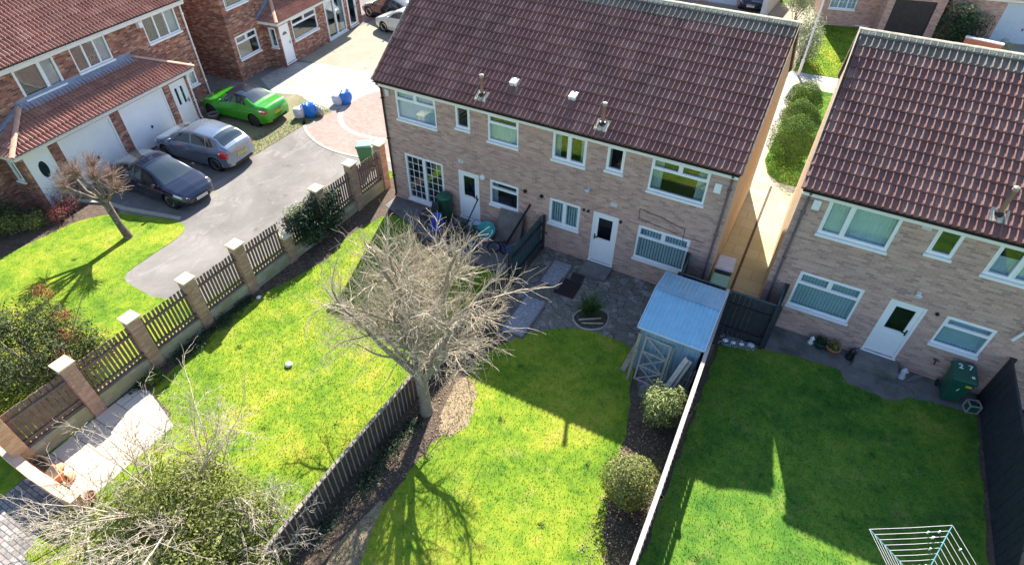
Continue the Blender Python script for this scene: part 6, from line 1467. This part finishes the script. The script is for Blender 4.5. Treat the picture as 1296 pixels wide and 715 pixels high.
mb = MB(); mb.lathe((0, .0, .42), [(.28, 0), (.33, .12), (.35, .13), (.35, .15), (.30, .14), (.26, .04)], 24); mb.build('tub', 'plastic_teal', ss, True)
for a in (.4, 2.0, 4.1, 5.3): mb = MB(); mb.bar((.22*math.cos(a), .22*math.sin(a), .42), (.28*math.cos(a), .28*math.sin(a), .06), .05); mb.build('leg', 'garage_blue', ss)
tag(lean('spare_board', 'large grey board leaning on the house wall under the small window', (2.05, -.55, zs), (2.02, -.08, 1.05), .95, .03, 'concrete_dark'), None, 'board')
lean('dark_pole', 'dark pole leaning on the wall between the small window and the teal fence', (2.05, -.75, zs), (2.72, -.06, 1.55), .06, .06, 'mat_brown', 'pole')
lean('broom', 'thin dark broom handle leaning in front of the first white door', (.30, -.9, zs), (.62, -.14, 1.15), .035, .035, 'metal_black', 'broom')
sk = random.Random(12)
for i, (x, y, m, r, lab) in enumerate([(-.15, -.75, 'plastic_purple', .17, 'small purple toy ball beside the blue chair'), (.95, -1.3, 'garage_blue', .13, 'pale blue toy ball by the purple bicycle'), (1.95, -.95, 'plastic_purple', .12, 'small violet ball between the two bicycles')]):
    mb = MB(); mb.lathe((x, y, G+.02), [(r*math.sin(a*PI/8)+.001, r-r*math.cos(a*PI/8)) for a in range(9)], 14); tag(mb.build('toy_ball', m, None, True), lab, 'ball')
mb = MB(); mb.lathe((0, 0, 0), [(.24, 0), (.30, .22), (.32, .23), (.28, .22), (.2, .05)], 18, (1, .8)); tag(mb.build('washing_basket', 'garage_blue', None, True, loc=(.62, -.35, G+.03)), 'pale blue round basket at the foot of the first white door', 'basket')
mb = MB(); mb.lathe((0, 0, 0), [(.08, 0), (.12, .05), (.06, .10)], 10); tag(mb.build('white_scrap', 'plastic_white', None, True, loc=(-.78, -8.69, G+.02)), 'small white object lying in the middle of the left lawn', 'litter')
mb = MB(); mb.lathe((0, 0, 0), [(.06, 0), (.09, .04), (.03, .08)], 8); tag(mb.build('white_flower_pot', 'plastic_white', None, True, loc=(-3.72, -7.05, G+.02)), 'tiny white pot on the soil at the foot of the garden wall', 'flower pot')

# ------------------------------------------------------------------ buildings at the top of the picture
A5 = math.radians(13)
h5 = thing('far_house', 'pale brown house with a dark garage doorway and barred window beyond the far lawn', 'house', (8.80, 30.55, 0), A5)
F = Fr((0, 0, 0), (1, 0, 0), (0, -1, 0)); mb = MB()
w5 = [(.35, 1.95, .9, 2.1), (.35, 1.95, 3.5, 4.6)]
wall_sheet(mb, F, 0, 6.6, G-.2, 4.9, w5); B5 = Fr((0, 7, 0), (-1, 0, 0), (0, 1, 0)); wall_sheet(mb, B5, -6.6, 0, G-.2, 4.9)
gable(mb, Fr((0, 0, 0), (0, -1, 0), (-1, 0, 0)), -7, 0, G-.2, 4.9, 7.4); gable(mb, Fr((6.6, 0, 0), (0, 1, 0), (1, 0, 0)), 0, 7, G-.2, 4.9, 7.4); mb.build('wall', 'brick_pink', h5)
for w in w5: window(h5, F, *w, style='three', leads=(2, 3), curt='net')
slope(h5, (-.1, -.3, 4.85), (1, 0, 0), (0, 3.8, 2.75), 6.8, math.hypot(3.8, 2.75), 'tile_purple'); slope(h5, (6.7, 7.3, 4.85), (-1, 0, 0), (0, -3.8, 2.75), 6.8, math.hypot(3.8, 2.75), 'tile_purple')
ridge(h5, (-.1, 3.5, 7.72), (6.7, 3.5, 7.72)); fascia(h5, F, 0, 6.6, 4.85)
mb = MB(); FG = Fr((0, -1.35, 0), (1, 0, 0), (0, -1, 0)); wall_sheet(mb, FG, 3.35, 6.6, G-.2, 2.75, [(3.75, 6.1, -.1, 2.12)]); wall_sheet(mb, Fr((3.35, 0, 0), (0, -1, 0), (-1, 0, 0)), 0, 1.35, G-.2, 2.75); wall_sheet(mb, Fr((6.6, 0, 0), (0, 1, 0), (1, 0, 0)), -1.35, 0, G-.2, 2.75)
mb.build('garage_wall', 'brick_pink', h5); mb = MB(); mb.prism([(3.2, -1.55), (6.75, -1.55), (6.75, 0), (3.2, 0)], 2.75, 2.85); mb.build('garage_roof', 'concrete_dark', h5)
garage_door(h5, FG, 3.75, 6.1, -.1, 2.12, 'panel_dark')
dd_ = door(h5, F, 2.35, 3.2, 0, 2.1, 'solid', 'panel_dark')
mb = MB()
for k in range(5): mb.fbox(F, 2.7, 2.86, .35+.34*k, .52+.34*k, -.026, -.018)
mb.build('glazed_square', 'upvc', dd_)
h6 = thing('far_garage', 'red roofed far garage with large pale door at the top right corner', 'garage', (18.4, 32.3, 0), math.radians(12)); F = Fr((0, 0, 0), (1, 0, 0), (0, -1, 0))
mb = MB(); wall_sheet(mb, F, -2.6, 6, G-.2, 2.6, [(.4, 3.4, -.1, 2.2)]); wall_sheet(mb, Fr((0, 6, 0), (-1, 0, 0), (0, 1, 0)), -6, 2.6, G-.2, 2.6); wall_sheet(mb, Fr((-2.6, 0, 0), (0, -1, 0), (-1, 0, 0)), -6, 0, G-.2, 2.6); wall_sheet(mb, Fr((6, 0, 0), (0, 1, 0), (1, 0, 0)), 0, 6, G-.2, 2.6); mb.build('wall', 'brick_pink', h6)
slope(h6, (-2.8, -.4, 2.5), (1, 0, 0), (0, 3.4, 1.7), 9, math.hypot(3.4, 1.7), 'tile_red'); slope(h6, (6.2, 6.4, 2.5), (-1, 0, 0), (0, -3.4, 1.7), 9, math.hypot(3.4, 1.7), 'tile_red')
fascia(h6, F, -2.6, 6, 2.55, 'fascia', 'fascia'); garage_door(h6, F, .4, 3.4, -.1, 2.2, 'garage_blue')
h7 = thing('far_house', 'far house with a pale blue garage door showing over the ridge of the big roof', 'house', (-1.2, 31.2, 0), math.radians(3)); F = Fr((0, 0, 0), (1, 0, 0), (0, -1, 0))
mb = MB(); wall_sheet(mb, F, -5, 4.6, G-.2, 4.9, [(2.3, 4.4, -.1, 2.2)]); B7 = Fr((0, 7, 0), (-1, 0, 0), (0, 1, 0)); wall_sheet(mb, B7, -4.6, 5, G-.2, 4.9); gable(mb, Fr((-5, 0, 0), (0, -1, 0), (-1, 0, 0)), -7, 0, G-.2, 4.9, 7.4); gable(mb, Fr((4.6, 0, 0), (0, 1, 0), (1, 0, 0)), 0, 7, G-.2, 4.9, 7.4); mb.build('wall', 'brick_pink', h7)
slope(h7, (-5.1, -.3, 4.85), (1, 0, 0), (0, 3.8, 2.75), 9.8, math.hypot(3.8, 2.75), 'tile_purple'); slope(h7, (4.7, 7.3, 4.85), (-1, 0, 0), (0, -3.8, 2.75), 9.8, math.hypot(3.8, 2.75), 'tile_purple')
garage_door(h7, F, 2.3, 4.4, -.1, 2.2, 'garage_blue'); fascia(h7, F, -5, 4.6, 4.85)
bw = thing('boundary_wall', 'white rendered wall end beside the dark parked things over the big ridge', 'wall', (0, 0, 0)); mb = MB(); mb.hexa([(5.15, 29.5, G), (5.45, 29.5, G), (5.75, 35, G), (5.45, 35, G)], [(5.15, 29.5, 1.9), (5.45, 29.5, 1.9), (5.75, 35, 1.9), (5.45, 35, 1.9)]); mb.build('wall', 'curtain', bw); mb = MB(); mb.hexa([(5.1, 29.45, 1.902), (5.5, 29.45, 1.902), (5.8, 35, 1.902), (5.4, 35, 1.902)], [(5.1, 29.45, 1.96), (5.5, 29.45, 1.96), (5.8, 35, 1.96), (5.4, 35, 1.96)]); mb.build('coping', 'upvc', bw)
car('parked_car', 'dark blue car beyond the big ridge, beside the pale blue garage door', (4.1, 32.6), math.radians(-85), dict(hatch, paint='paint_navy', scale=.98))
pw = thing('planter_wall', 'low orange tiled wall with white coping under the dark hedge at the top right', 'wall'); mb = MB(); mb.hexa([(17.1, 29.4, G), (19.0, 29.0, G), (19.05, 29.25, G), (17.15, 29.65, G)], [(17.1, 29.4, .75), (19.0, 29.0, .75), (19.05, 29.25, .75), (17.15, 29.65, .75)]); mb.build('wall', 'orange_tile', pw); mb = MB(); mb.bar((17.1, 29.52, .79), (19.05, 29.11, .79), .32, .06); mb.build('coping', 'upvc', pw)
gp_ = thing('slatted_screen', 'green painted slatted frame between the dark garage doorway and the hedge', 'frame', (15.5, 31.2, G), .2); mb = MB()
for k in range(4): mb.bar((.12*k, .1*k, 0), (.12*k+.25, .1*k+.1, 1.5), .05, .03)
mb.build('slats', 'bin_mid', gp_); mb = MB(); mb.bar((0, 0, .3), (.5, .3, .35), .05); mb.bar((.2, .1, 1.2), (.7, .4, 1.25), .05); mb.build('frame', 'rail_white', gp_)
# ------------------------------------------------------------------ camera, sun, sky
def setcam():
    yaw, pitch, roll = -4.91781364e-01, 7.38223855e-01, 1.11315093e-02; f = 738.354954
    cy, sy, cp, sp = math.cos(yaw), math.sin(yaw), math.cos(pitch), math.sin(pitch)
    fw = Vector((sy*cp, cy*cp, -sp)); rt = Vector((cy, -sy, 0)); up = rt.cross(fw)
    r = rt*math.cos(roll)+up*math.sin(roll); u = up*math.cos(roll)-rt*math.sin(roll)
    cam = bpy.data.cameras.new('Camera'); o = bpy.data.objects.new('Camera', cam); COL.objects.link(o)
    M = Matrix.Identity(4)
    for i in range(3): M[i][0], M[i][1], M[i][2] = r[i], u[i], -fw[i]
    M.translation = Vector((10.19824221, -15.32219283, 13.30439541)); o.matrix_world = M
    cam.sensor_width = 36; cam.lens = f/1296*36; cam.clip_end = 1000; cam.clip_start = .1; SC.camera = o
setcam()
sv = Vector((-.42, 1.22, 1)).normalized(); el = math.asin(sv.z); az = math.atan2(sv.x, sv.y)
w = bpy.data.worlds.new('World'); SC.world = w; w.use_nodes = True; nt = w.node_tree; nt.nodes.clear()
sky = nt.nodes.new('ShaderNodeTexSky'); sky.sky_type = 'NISHITA'; sky.sun_disc = False; sky.sun_elevation = el; sky.sun_rotation = az % (2*PI); sky.air_density = 1.0; sky.dust_density = .6; sky.ozone_density = 2.5
bg = nt.nodes.new('ShaderNodeBackground'); bg.inputs[1].default_value = .098; wo = nt.nodes.new('ShaderNodeOutputWorld'); nt.links.new(sky.outputs[0], bg.inputs[0]); nt.links.new(bg.outputs[0], wo.inputs[0])
sd_ = bpy.data.lights.new('Sun', 'SUN'); sd_.energy = 5.0; sd_.angle = math.radians(.5); sd_.color = (1, .93, .82); so = bpy.data.objects.new('Sun', sd_); COL.objects.link(so); so.rotation_euler = sv.to_track_quat('Z', 'Y').to_euler()
vs = SC.view_settings; vs.view_transform = 'Standard'; vs.look = 'None'; vs.gamma = 1; vs.exposure = 1.5
